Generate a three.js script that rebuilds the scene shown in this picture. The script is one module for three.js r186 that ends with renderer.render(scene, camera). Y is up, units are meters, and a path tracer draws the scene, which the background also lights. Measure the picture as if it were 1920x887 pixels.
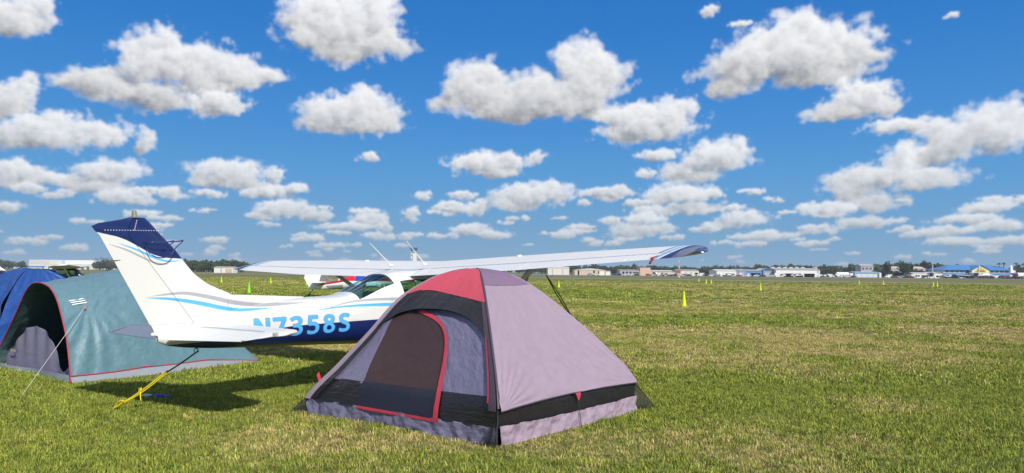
import * as THREE from 'three';
import { mergeGeometries } from 'three/addons/utils/BufferGeometryUtils.js';

// ---------------------------------------------------------------- camera, sun, exposure
const scene = new THREE.Scene();
const camera = new THREE.PerspectiveCamera(2 * Math.atan(510 / 1397) * 180 / Math.PI, 1920 / 1020, 0.1, 9000);
camera.position.set(0, 1.95, 0);
camera.rotation.set(0, 0, 0.0085);                 // looks along -z, held very slightly tilted
camera.setViewOffset(1920, 1020, 0, 0, 1920, 887); // level lens, the frame's lower edge cropped
camera.updateProjectionMatrix();
const renderer = new THREE.WebGLRenderer({ antialias: true });
renderer.toneMapping = THREE.LinearToneMapping;
renderer.toneMappingExposure = 0.9;
renderer.shadowMap.enabled = true;
const SUN = new THREE.Vector3(0.8, 1.0, 1.2).normalize();
const sun = new THREE.DirectionalLight(new THREE.Color(1.0, 0.95, 0.87), 5.0);
sun.name = 'sun';
sun.position.copy(SUN).multiplyScalar(60); sun.target.position.set(0, 0, -12); sun.position.add(sun.target.position);
sun.castShadow = true; sun.shadow.mapSize.set(4096, 4096);
Object.assign(sun.shadow.camera, { left: -30, right: 30, top: 30, bottom: -30, near: 1, far: 150 });
scene.add(sun, sun.target);

// ---------------------------------------------------------------- helpers: random numbers and noise
function rng(seed) { let a = seed >>> 0; return () => { a = (a + 0x6d2b79f5) | 0; let t = Math.imul(a ^ (a >>> 15), 1 | a); t = (t + Math.imul(t ^ (t >>> 7), 61 | t)) ^ t; return ((t ^ (t >>> 14)) >>> 0) / 4294967296; }; }
const clamp = (x, a = 0, b = 1) => Math.min(b, Math.max(a, x));
const lerp = (a, b, t) => a + (b - a) * t;
const smooth = (a, b, x) => { const t = clamp((x - a) / (b - a)); return t * t * (3 - 2 * t); };
const hash2 = (x, y) => { let h = Math.imul(x, 374761393) ^ Math.imul(y, 668265263); h = Math.imul(h ^ (h >>> 13), 1274126177); return ((h ^ (h >>> 16)) >>> 0) / 4294967296; };
function noise2(x, y) {
  const ix = Math.floor(x), iy = Math.floor(y), fx = x - ix, fy = y - iy, u = fx * fx * (3 - 2 * fx), v = fy * fy * (3 - 2 * fy);
  return lerp(lerp(hash2(ix, iy), hash2(ix + 1, iy), u), lerp(hash2(ix, iy + 1), hash2(ix + 1, iy + 1), u), v);
}
function fbm2(x, y, n = 4) { let s = 0, a = 0.5, t = 0; for (let i = 0; i < n; i++) { s += a * noise2(x, y); t += a; x = x * 2.03 + 17.1; y = y * 2.03 + 5.7; a *= 0.5; } return s / t; }
function table(list, x) { // piecewise linear table [[x, y], ...]
  if (x <= list[0][0]) return list[0][1];
  for (let i = 1; i < list.length; i++) if (x <= list[i][0]) return lerp(list[i - 1][1], list[i][1], (x - list[i - 1][0]) / (list[i][0] - list[i - 1][0]));
  return list[list.length - 1][1];
}
function curve(list, x) { // smooth table (Catmull-Rom through the points, monotone x)
  const n = list.length; if (x <= list[0][0]) return list[0][1]; if (x >= list[n - 1][0]) return list[n - 1][1];
  let i = 1; while (x > list[i][0]) i++;
  const [x1, y1] = list[i - 1], [x2, y2] = list[i], [x0, y0] = list[Math.max(0, i - 2)], [x3, y3] = list[Math.min(n - 1, i + 1)];
  const h = x2 - x1, t = (x - x1) / h;
  const sec = (y2 - y1) / h, lim = (m) => (sec === 0 ? 0 : Math.sign(sec) * clamp(m * Math.sign(sec), 0, 3 * Math.abs(sec)));
  const m1 = i >= 2 ? lim((y2 - y0) / (x2 - x0)) : sec, m2 = i < n - 1 ? lim((y3 - y1) / (x3 - x1)) : sec;
  const t2 = t * t, t3 = t2 * t;
  return (2 * t3 - 3 * t2 + 1) * y1 + (t3 - 2 * t2 + t) * h * m1 + (-2 * t3 + 3 * t2) * y2 + (t3 - t2) * h * m2;
}

// ---------------------------------------------------------------- sky: clear air and ray-marched cumulus, computed for every direction
const CLOUDS = [ // each cloud a list of puffs: azimuth, elevation, half width, half height (degrees)
  [[-33.79,15.53,1.84,1.09],[-32.79,16.34,0.87,0.86],[-35.05,15.14,1.65,1.01]],
  [[-28.55,12.36,2.53,0.86],[-25.79,14.19,1.83,1.77],[-24.61,15.27,1.08,1.27],[-23.24,14.03,2.6,1.58],[-25.95,11.86,2.82,0.96],[-20.42,13.78,2.16,1.23],[-18.59,14.06,1.92,0.62],[-21.84,12.99,2.12,0.84],[-30.11,12.33,1.38,0.43]],
  [[-21.31,11.77,1.64,0.92],[-22.37,11.31,0.88,0.61]],
  [[-33.79,10.52,1.27,1.09],[-33.08,11.53,0.75,0.82],[-34.36,10.11,1.12,0.85]],
  [[-31.62,8.82,2.83,1.19],[-28.86,9.03,1.89,1.08],[-33.37,8.41,1.72,0.96],[-26.12,8.85,0.53,1.18],[-30.72,9.71,1.52,0.71]],
  [[-12.71,17.35,3.71,2.08],[-14.45,18.29,2.23,1.67],[-10.94,18.56,2.45,1.85],[-12.51,16.19,2.15,0.96],[-8.15,16.58,1.29,0.69],[-9.55,17.0,1.2,0.81]],
  [[-11.92,11.58,3.06,1.52],[-10.94,12.66,1.74,1.13],[-13.68,11.1,1.94,1.12],[-10.15,10.88,1.79,0.73]],
  [[-2.46,14.03,2.46,1.72],[-3.28,12.93,1.96,0.98],[1.64,13.3,3.89,1.64],[5.52,15.88,1.87,1.55],[5.93,14.5,2.27,1.96],[4.09,12.9,3.26,1.23],[7.34,12.28,1.45,0.73],[0.0,12.32,3.28,0.9]],
  [[10.54,11.16,3.09,1.37],[12.51,12.13,1.49,1.04],[9.35,11.85,1.92,1.05],[8.55,10.62,1.68,0.65]],
  [[21.13,15.54,4.46,1.99],[20.78,17.34,1.86,1.23],[17.48,14.86,2.54,1.25],[16.73,13.81,1.81,0.86],[23.93,15.48,2.33,1.5],[26.29,15.08,1.19,0.66],[22.55,14.1,2.97,0.91]],
  [[25.29,12.08,1.88,1.26],[23.93,11.4,2.06,0.67],[26.29,11.39,1.38,0.74],[24.61,13.02,0.88,0.75]],
  [[32.79,9.32,2.26,1.72],[30.41,8.95,2.01,1.7],[34.08,10.02,1.35,1.29],[29.18,7.99,1.81,1.22]],
  [[26.29,6.73,2.57,0.96],[24.61,6.15,1.42,1.34],[28.55,6.51,3.01,0.79],[25.95,5.1,2.19,0.66],[27.91,7.79,1.09,1.45]],
  [[23.24,4.78,2.01,0.53],[25.29,3.65,1.88,0.41]],
  [[27.59,10.12,1.93,0.44]],
  [[15.6,8.68,2.51,1.19],[17.11,9.27,1.2,1.02],[13.68,7.56,2.25,0.88]],
  [[11.33,8.87,1.66,0.48]],
  [[10.15,7.47,0.87,0.4]],
  [[12.9,6.0,2.65,0.8],[13.68,4.96,2.01,0.52]],
  [[10.34,4.2,1.75,0.4],[9.75,3.31,1.91,0.65],[11.33,3.43,1.1,0.48]],
  [[-2.05,8.33,2.54,0.9],[0.0,8.47,1.56,0.66],[-1.23,7.65,2.3,0.45]],
  [[1.84,8.76,0.74,0.53]],
  [[1.64,5.94,2.7,1.02],[0.0,5.24,2.3,0.62],[2.87,6.55,1.47,0.66]],
  [[-20.78,7.08,2.37,0.92],[-21.84,6.38,1.34,0.61],[-20.06,6.28,1.88,0.58]],
  [[-17.67,6.85,0.74,0.78]],
  [[-28.23,6.61,1.91,0.87],[-28.86,5.6,2.08,0.5]],
  [[-27.59,4.96,1.48,0.58],[-26.45,4.62,0.92,0.29]],
  [[-24.44,5.31,1.22,0.56]],
  [[-33.37,6.22,1.6,0.75],[-33.94,5.5,1.36,0.54]],
  [[-32.79,5.17,1.04,0.38]],
  [[-34.08,3.9,0.84,0.41]],
  [[-16.73,4.49,2.11,0.75],[-14.45,4.16,1.08,0.48]],
  [[-10.54,3.86,1.51,0.65]],
  [[-12.51,3.33,1.95,0.32]],
  [[-7.54,4.32,0.64,0.65]],
  [[-6.74,5.71,0.73,0.37]],
  [[-10.74,8.51,0.79,0.4]],
  [[-9.55,3.35,0.56,0.49]],
  [[17.48,4.05,1.79,0.59],[15.98,3.6,1.36,0.43]],
  [[14.83,3.41,0.69,0.48]],
  [[18.96,2.79,1.98,0.35]],
  [[32.5,4.4,1.34,0.42]],
  [[31.62,3.74,1.96,0.38]],
  [[33.37,3.28,1.37,0.41]],
  [[30.41,3.0,1.71,0.35]],
  [[31.02,2.29,1.81,0.28]],
  [[33.94,2.31,1.13,0.31]],
  [[14.83,18.84,0.54,0.4]],
  [[30.56,16.81,0.36,0.21]],
  [[16.92,17.79,0.75,0.2]],
  [[5.52,5.34,0.57,0.29]],
  [[4.09,2.9,0.73,0.33]],
  [[5.93,2.5,0.57,0.24]],
  [[-3.28,3.16,1.47,0.41]],
  [[-1.23,2.86,1.23,0.33]]
];
function skyTexture() {
  const W = 4096, H = 2048, TW = W / 4, N = 64, r = rng(7);
  // tileable cell noise, bright in the middle of each cell, three sizes of cell
  const cells = (n) => { const p = []; for (let i = 0; i < n * n * n * 3; i++) p.push(r()); return p; };
  const field = new Float32Array(N * N * N);
  for (const [n, amp] of [[5, 0.5], [10, 0.3], [20, 0.2]]) {
    const p = cells(n);
    for (let z = 0, o = 0; z < N; z++) for (let y = 0; y < N; y++) for (let x = 0; x < N; x++, o++) {
      const fx = x / N * n, fy = y / N * n, fz = z / N * n, ix = Math.floor(fx), iy = Math.floor(fy), iz = Math.floor(fz); let best = 9;
      for (let c = -1; c <= 1; c++) for (let b = -1; b <= 1; b++) for (let a = -1; a <= 1; a++) {
        const cx = ix + a, cy = iy + b, cz = iz + c, k = ((((cz + n) % n) * n + (cy + n) % n) * n + (cx + n) % n) * 3;
        const dx = cx + p[k] - fx, dy = cy + p[k + 1] - fy, dz = cz + p[k + 2] - fz, d = dx * dx + dy * dy + dz * dz;
        if (d < best) best = d;
      }
      field[o] += amp * clamp(1 - Math.sqrt(best));
    }
  }
  const look = (x, y, z) => {
    x = (x - Math.floor(x)) * N; y = (y - Math.floor(y)) * N; z = (z - Math.floor(z)) * N;
    const x0 = x | 0, y0 = y | 0, z0 = z | 0, fx = x - x0, fy = y - y0, fz = z - z0, x1 = (x0 + 1) % N, a = (y0 % N) * N, b = ((y0 + 1) % N) * N, c = (z0 % N) * N * N, d = ((z0 + 1) % N) * N * N, X = x0 % N;
    const p = field[X + a + c] + (field[x1 + a + c] - field[X + a + c]) * fx, q = field[X + b + c] + (field[x1 + b + c] - field[X + b + c]) * fx;
    const s = field[X + a + d] + (field[x1 + a + d] - field[X + a + d]) * fx, t = field[X + b + d] + (field[x1 + b + d] - field[X + b + d]) * fx;
    const u = p + (q - p) * fy, v = s + (t - s) * fy; return u + (v - u) * fz;
  };
  const AIR = [[0, 0.27, 0.45, 0.64], [3, 0.2, 0.42, 0.68], [7, 0.12, 0.375, 0.75], [12, 0.065, 0.295, 0.73], [20, 0.03, 0.21, 0.63], [45, 0.018, 0.14, 0.48], [90, 0.013, 0.1, 0.37]];
  const air = (e, c) => curve(AIR.map((k) => [k[0], k[c + 1]]), e);
  const airRows = []; for (let j = 0; j < H / 2; j++) { const e = (j + 0.5) / (H / 2) * 90; airRows.push([air(e, 0), air(e, 1), air(e, 2)]); }
  // one quarter of the horizon is marched; the sky goes on round the compass in mirrored quarters of the same weather
  const tile = new Float32Array(TW * (H / 2) * 3);
  for (let j = 0; j < H / 2; j++) for (let i = 0; i < TW; i++) tile.set(airRows[j], (j * TW + i) * 3);
  const list = [];
  for (let i = 0; i < 190; i++) { const e = 0.7 + 5.4 * r() ** 1.2, s = (0.26 + 0.14 * e) * (0.5 + 0.8 * r()), a = -45 + 90 * r(), g = []; const n = 2 + (r() * 3 | 0); for (let k = 0; k < n; k++) g.push([a + (r() - 0.5) * 2.4 * s, e + (r() - 0.4) * 0.35 * s, s * (0.5 + 0.5 * r()), s * (0.2 + 0.2 * r())]); list.push(g); }
  for (let i = 0; i < 14; i++) { const a = (i % 2 ? 1 : -1) * (38.5 + 5 * r()), e = 6 + 14 * r(), s = 1 + e * 0.1; list.push([[a, e, s * 1.3, s * 0.6], [a + s * 0.7, e + s * 0.4, s * 0.8, s * 0.5], [a - s * 0.6, e + s * 0.2, s * 0.7, s * 0.4]]); }
  for (let i = 0; i < 34; i++) { const e = 25 + 45 * r(), a = -45 + 90 * r(), s = 3.2 + 2.4 * r(), g = []; for (let k = 0; k < 5; k++) g.push([a + (r() - 0.5) * 2 * s / Math.cos(e * Math.PI / 180), e + (r() - 0.5) * 1.1 * s, s * (0.5 + 0.5 * r()), s * (0.35 + 0.3 * r())]); list.push(g); }
  list.push(...CLOUDS);
  const D = 90 / TW, LX = 0.457, LY = 0.571, LZ = -0.686; // towards the sun: right, up, back over the viewer's shoulder
  list.forEach((g, id) => {
    let x0 = 99, x1 = -99, y0 = 99, y1 = -99, area = 0, zr = 0, em = 0;
    for (const [x, y, a, b] of g) { const ce = Math.cos(y * Math.PI / 180), k = Math.max(a, b * 1.3); x0 = Math.min(x0, x - 1.7 * a / ce - 0.2); x1 = Math.max(x1, x + 1.7 * a / ce + 0.2); y0 = Math.min(y0, y - 1.6 * b); y1 = Math.max(y1, y + 1.8 * b); area += a * b; zr = Math.max(zr, k * 0.8); em += y / g.length; }
    const R = Math.sqrt(area / g.length) * 0.85 + 0.12, ce = Math.cos(em * Math.PI / 180), high = em > 22, ox = id * 0.37, oy = id * 0.61, F0 = 1 / (9 * R), F1 = 1 / (5 * R), F2 = 1 / (1.5 * R), sig = 7.5 / R, slim = em < 3 ? 0.06 : em < 9.5 ? 0.2 : 0.1, steps = high ? 10 : 30, dz = 2 * zr / steps;
    const shape = (x, y, z) => { let s = -1; for (const [px, py, a, b] of g) { const dx = (x - px * ce) / a; let dy = (y - py) / b; if (dy < 0) dy *= 1.25; const d = 1 - Math.sqrt(dx * dx + dy * dy + z * z / (a * a * 0.5 + b * b * 0.5)); if (d > s) s = d + Math.max(0, 0.12 - Math.abs(d - s)) * 0.4; else s += Math.max(0, 0.12 - Math.abs(d - s)) * 0.4; } return s; };
    const dens = (x, y, z, fine) => {
      const w = (look(x * F0 + oy, y * F0 * 1.3 + ox, z * F0) - 0.4) * 2.6 * R, s = shape(x + w, y + w * 0.35, z); if (s < -0.5) return 0;
      let v = s * 1.15 - slim + (look(x * F1 + ox, y * F1 * 1.15 + oy, z * F1) - 0.4) * 1.8;
      if (fine) { if (v < -0.3) return 0; v += (look(x * F2 + oy, y * F2 + ox, z * F2) - 0.4) * 0.75; v += (look(x * F2 * 3.1 + ox, y * F2 * 3.1, z * F2 * 3.1) - 0.4) * 0.34; }
      return clamp(v * 0.66);
    };
    for (let j = Math.max(0, Math.floor(y0 / D)); j <= Math.min(H / 2 - 1, Math.ceil(y1 / D)); j++) {
      const e = (j + 0.5) * D, haze = 0.06 + 0.76 * Math.exp(-e / 3.6);
      for (let i = Math.max(0, Math.floor((x0 + 45) / D)); i <= Math.min(TW - 1, Math.ceil((x1 + 45) / D)); i++) {
        const x = ((i + 0.5) * D - 45) * ce; let T = 1, L = 0, S = 0;
        if (shape(x, e, 0) < -0.95) continue;
        const jit = 0.5;
        for (let k = 0; k < steps && T > 0.03; k++) {
          const z = -zr + (k + jit) * dz, d = dens(x, e, z, true); if (d <= 0.01) continue;
          const al = 1 - Math.exp(-d * sig * dz); let tau = 0;
          for (const q of [0.16, 0.5, 1.1]) tau += dens(x + LX * q * R, e + LY * q * R, z + LZ * q * R, false) * (q < 0.2 ? 0.3 : q < 0.6 ? 0.45 : 0.7);
          tau *= 6.5;
          L += T * al * (0.55 * Math.exp(-tau) + 0.45 * Math.exp(-tau * 0.22)); S += T * al * (0.35 + 0.65 * smooth(0.1, 0.75, (e - y0) / (y1 - y0))); T *= 1 - al;
        }
        const A = 1 - T; if (A < 0.004) continue;
        const o = (j * TW + i) * 3, sky = airRows[j];
        for (let c = 0; c < 3; c++) { const lit = L * [0.86, 0.83, 0.78][c] + S * [0.34, 0.36, 0.395][c]; tile[o + c] = tile[o + c] * T + lerp(lit, A * (sky[c] * 0.75 + 0.12), haze); }
      }
    }
  });
  const data = new Float32Array(W * H * 4);
  for (let j = 0; j < H; j++) for (let i = 0; i < W; i++) {
    const o = (j * W + i) * 4;
    if (j < H / 2) { data.set([0.1, 0.13, 0.06, 1], o); continue; }
    const q = Math.floor((i - TW / 2 + W) % W / TW), f = (i - TW / 2 + W) % W % TW, k = ((j - H / 2) * TW + (q % 2 ? TW - 1 - f : f)) * 3;
    data[o] = tile[k]; data[o + 1] = tile[k + 1]; data[o + 2] = tile[k + 2]; data[o + 3] = 1;
  }
  const t = new THREE.DataTexture(data, W, H, THREE.RGBAFormat, THREE.FloatType);
  t.mapping = THREE.EquirectangularReflectionMapping; t.magFilter = t.minFilter = THREE.LinearFilter; t.needsUpdate = true;
  return t;
}
const skyMap = skyTexture();
scene.background = skyMap; scene.environment = skyMap;

// ---------------------------------------------------------------- helpers: objects, geometry, textures
const taken = new Map();
function numbered(name) { const n = taken.get(name) ?? 0; taken.set(name, n + 1); return n ? `${name}_${String(n).padStart(3, '0')}` : name; }
function tag(o, label, category, group) { o.userData.label = label; o.userData.category = category; if (group) o.userData.group = group; return o; }
function thing(name, [x, y, z] = [0, 0, 0], turn = 0) { const g = new THREE.Group(); g.name = numbered(name); g.position.set(x, y, z); g.rotation.y = turn; scene.add(g); return g; }
function part(parent, name, geo, mat, label) { const m = new THREE.Mesh(geo, mat); m.name = name; if (label) m.userData.label = label; parent.add(m); return m; }
function single(name, geo, mat) { const m = new THREE.Mesh(geo, mat); m.name = numbered(name); scene.add(m); return m; }
function structure(name, geo, mat) { const m = single(name, geo, mat); m.userData.kind = 'structure'; return m; }
function copyOf(o, [x, y, z], turn = 0, label) { const c = o.clone(); c.name = numbered(o.name.replace(/_\d{3}$/, '')); c.position.set(x, y, z); c.rotation.y = turn; c.userData = { ...o.userData }; if (label) c.userData.label = label; scene.add(c); return c; }
const mat = (r, g, b, roughness = 0.7, more = {}) => new THREE.MeshStandardMaterial({ color: new THREE.Color().setRGB(r, g, b), roughness, side: THREE.DoubleSide, ...more });
const phys = (r, g, b, roughness = 0.5, more = {}) => new THREE.MeshPhysicalMaterial({ color: new THREE.Color().setRGB(r, g, b), roughness, side: THREE.DoubleSide, ...more });
function sheet(fn, nu, nv, uvScale = [1, 1]) { // grid surface; fn(u, v) -> [x, y, z]
  const pos = [], uv = [], idx = [];
  for (let j = 0; j <= nv; j++) for (let i = 0; i <= nu; i++) { const p = fn(i / nu, j / nv); pos.push(p[0], p[1], p[2]); uv.push(i / nu * uvScale[0], j / nv * uvScale[1]); }
  for (let j = 0; j < nv; j++) for (let i = 0; i < nu; i++) { const a = j * (nu + 1) + i, b = a + 1, c = a + nu + 1, d = c + 1; idx.push(a, b, d, a, d, c); }
  const g = new THREE.BufferGeometry(); g.setAttribute('position', new THREE.Float32BufferAttribute(pos, 3)); g.setAttribute('uv', new THREE.Float32BufferAttribute(uv, 2)); g.setIndex(idx); g.computeVertexNormals(); return g;
}
const V = (x, y, z) => new THREE.Vector3(x, y, z);
function tube(points, r, sides = 6, seg) { const c = new THREE.CatmullRomCurve3(points.map((p) => (p.isVector3 ? p : V(...p))), false, 'centripetal'); return new THREE.TubeGeometry(c, seg ?? Math.max(1, (points.length - 1) * 4), r, sides, false); }
function rod(a, b, r, r2 = r, sides = 8) { const A = V(...a), B = V(...b), d = B.clone().sub(A), g = new THREE.CylinderGeometry(r2, r, d.length(), sides); g.applyQuaternion(new THREE.Quaternion().setFromUnitVectors(V(0, 1, 0), d.clone().normalize())); const m = A.add(B).multiplyScalar(0.5); g.translate(m.x, m.y, m.z); return g; }
function box(x0, x1, y0, y1, z0, z1) { const g = new THREE.BoxGeometry(x1 - x0, y1 - y0, z1 - z0); g.translate((x0 + x1) / 2, (y0 + y1) / 2, (z0 + z1) / 2); return g; }
function dataTex(n, fn, srgb, rep = 1) { // n x n texture, fn(x, y) -> [r, g, b] 0..1
  const d = new Uint8Array(n * n * 4);
  for (let y = 0, o = 0; y < n; y++) for (let x = 0; x < n; x++, o += 4) { const c = fn(x / n, y / n); d[o] = clamp(c[0]) * 255; d[o + 1] = clamp(c[1]) * 255; d[o + 2] = clamp(c[2]) * 255; d[o + 3] = 255; }
  const t = new THREE.DataTexture(d, n, n); t.wrapS = t.wrapT = THREE.RepeatWrapping; t.magFilter = THREE.LinearFilter; t.minFilter = THREE.LinearMipmapLinearFilter; t.generateMipmaps = true; if (srgb) t.colorSpace = THREE.SRGBColorSpace; t.repeat.set(rep, rep); t.needsUpdate = true; return t;
}
// tileable value noise for textures
function tnoise(x, y, n, seed = 0) { const X = x * n, Y = y * n, ix = Math.floor(X), iy = Math.floor(Y), fx = X - ix, fy = Y - iy, u = fx * fx * (3 - 2 * fx), v = fy * fy * (3 - 2 * fy), h = (a, b) => hash2(((a % n) + n) % n + seed * 131, ((b % n) + n) % n + seed * 57); return lerp(lerp(h(ix, iy), h(ix + 1, iy), u), lerp(h(ix, iy + 1), h(ix + 1, iy + 1), u), v); }
function tfbm(x, y, n, oct = 5, seed = 0) { let s = 0, a = 0.5, t = 0; for (let i = 0; i < oct; i++) { s += a * tnoise(x, y, n, seed + i); t += a; a *= 0.5; n *= 2; } return s / t; }

// ---------------------------------------------------------------- ground, runway, apron
const PATCHES = [[13, -24, 13, 5, 0.3], [3.5, -8.6, 2.6, 1.1, 0.28], [9, -19, 6, 2.2, 0.2], [30, -40, 20, 6, 0.22], [-4, -8.2, 2.2, 0.8, 0.15], [6, -11, 2, 1, 0.16], [16, -31, 9, 3, -0.2], [-3.2, -11, 2.4, 1.6, -0.1], [2.6, -13, 3, 2, -0.08], [-20, -70, 30, 16, -0.15], [50, -80, 40, 9, 0.2]]; // worn and lush patches: x, z, half sizes, amount of straw
const dry = (x, z) => { // 0 green .. 1 straw
  const a = fbm2(x * 0.11 + 40, z * 0.16 + 9, 4), b = fbm2(x * 0.7 + 3, z * 0.7 + 80, 4), c = fbm2(x * 0.018 + 5, z * 0.035 + 31, 3); let k = 0.42 + (a - 0.5) * 1.9 + (b - 0.5) * 1.3 + (c - 0.5) * 0.8;
  for (const [px, pz, rx, rz, v] of PATCHES) { const q = ((x - px) / rx) ** 2 + ((z - pz) / rz) ** 2; if (q < 4) k += v * Math.exp(-q * 1.2); }
  return clamp(k);
};
{
  const xs = [], zs = [30, 14, 8, 4, 0, -3];
  for (let d = 5; d < 3200; d *= 1.035) zs.push(-d);
  zs.push(-6000);
  for (let a = -1; a <= 1.0001; a += 0.0125) xs.push(a);
  const pos = [], col = [], uv = [], idx = [], n = xs.length;
  for (const z of zs) { const w = 60 + Math.max(0, -z) * 1.6; for (const a of xs) {
    const x = a * w; pos.push(x, 0, z); uv.push(x / 6, z / 6);
    const k = dry(x, z), g = [0.095, 0.15, 0.02], s = [0.21, 0.175, 0.06];
    for (let c = 0; c < 3; c++) col.push(lerp(g[c], s[c], k));
  } }
  for (let j = 0; j < zs.length - 1; j++) for (let i = 0; i < n - 1; i++) { const a = j * n + i; idx.push(a, a + 1, a + n + 1, a, a + n + 1, a + n); }
  const g = new THREE.BufferGeometry(); g.setAttribute('position', new THREE.Float32BufferAttribute(pos, 3)); g.setAttribute('uv', new THREE.Float32BufferAttribute(uv, 2)); g.setAttribute('color', new THREE.Float32BufferAttribute(col, 3)); g.setIndex(idx); g.computeVertexNormals();
  const t = dataTex(1024, (x, y) => { const k = 0.62 + 0.5 * (tfbm(x, y, 32, 4) - 0.5) + 0.9 * (tfbm(x, y, 128, 2, 9) - 0.5); const w = tfbm(x, y, 64, 3, 4); return [clamp(k * lerp(1, 1.12, w)), clamp(k), clamp(k * lerp(1.05, 0.8, w))]; }, false);
  t.colorSpace = THREE.NoColorSpace;
  const bump = dataTex(512, (x, y) => { const k = tfbm(x, y, 48, 4, 21); return [k, k, k]; });
  const m = new THREE.MeshStandardMaterial({ vertexColors: true, map: t, color: new THREE.Color().setRGB(1.5, 1.5, 1.5), roughness: 1, bumpMap: bump, bumpScale: 0.05 });
  structure('ground', g, m);
  // the runway runs slantwise across the field; its grass verge is mown paler
  const strip = (name, c0, w, y, m2, x0 = -1400, x1 = 1400) => { // centre line depth = c0 - 0.64 x
    const gg = sheet((u, v) => { const x = lerp(x0, x1, u), d = c0 - 0.64 * x + (v - 0.5) * w * 1.19; return [x, y, -d]; }, 60, 1, [x1 / 6, w / 6]); return structure(name, gg, m2);
  };
  const conc = dataTex(256, (x, y) => { const k = 0.75 + 0.3 * (tfbm(x, y, 16, 4, 5) - 0.5); return [k, k * 0.97, k * 0.9]; });
  strip('runway', 262, 24, 0.012, mat(0.36, 0.31, 0.225, 0.9, { map: conc }), -600, 300);
  strip('taxiway', 345, 12, 0.012, mat(0.3, 0.26, 0.19, 0.9, { map: conc }), -900, 360);
  const ap = sheet((u, v) => [lerp(-120, 620, u), 0.016, -lerp(490, 640, v)], 40, 4, [120, 25]);
  structure('apron', ap, mat(0.3, 0.29, 0.27, 0.9, { map: conc }));
}
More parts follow.
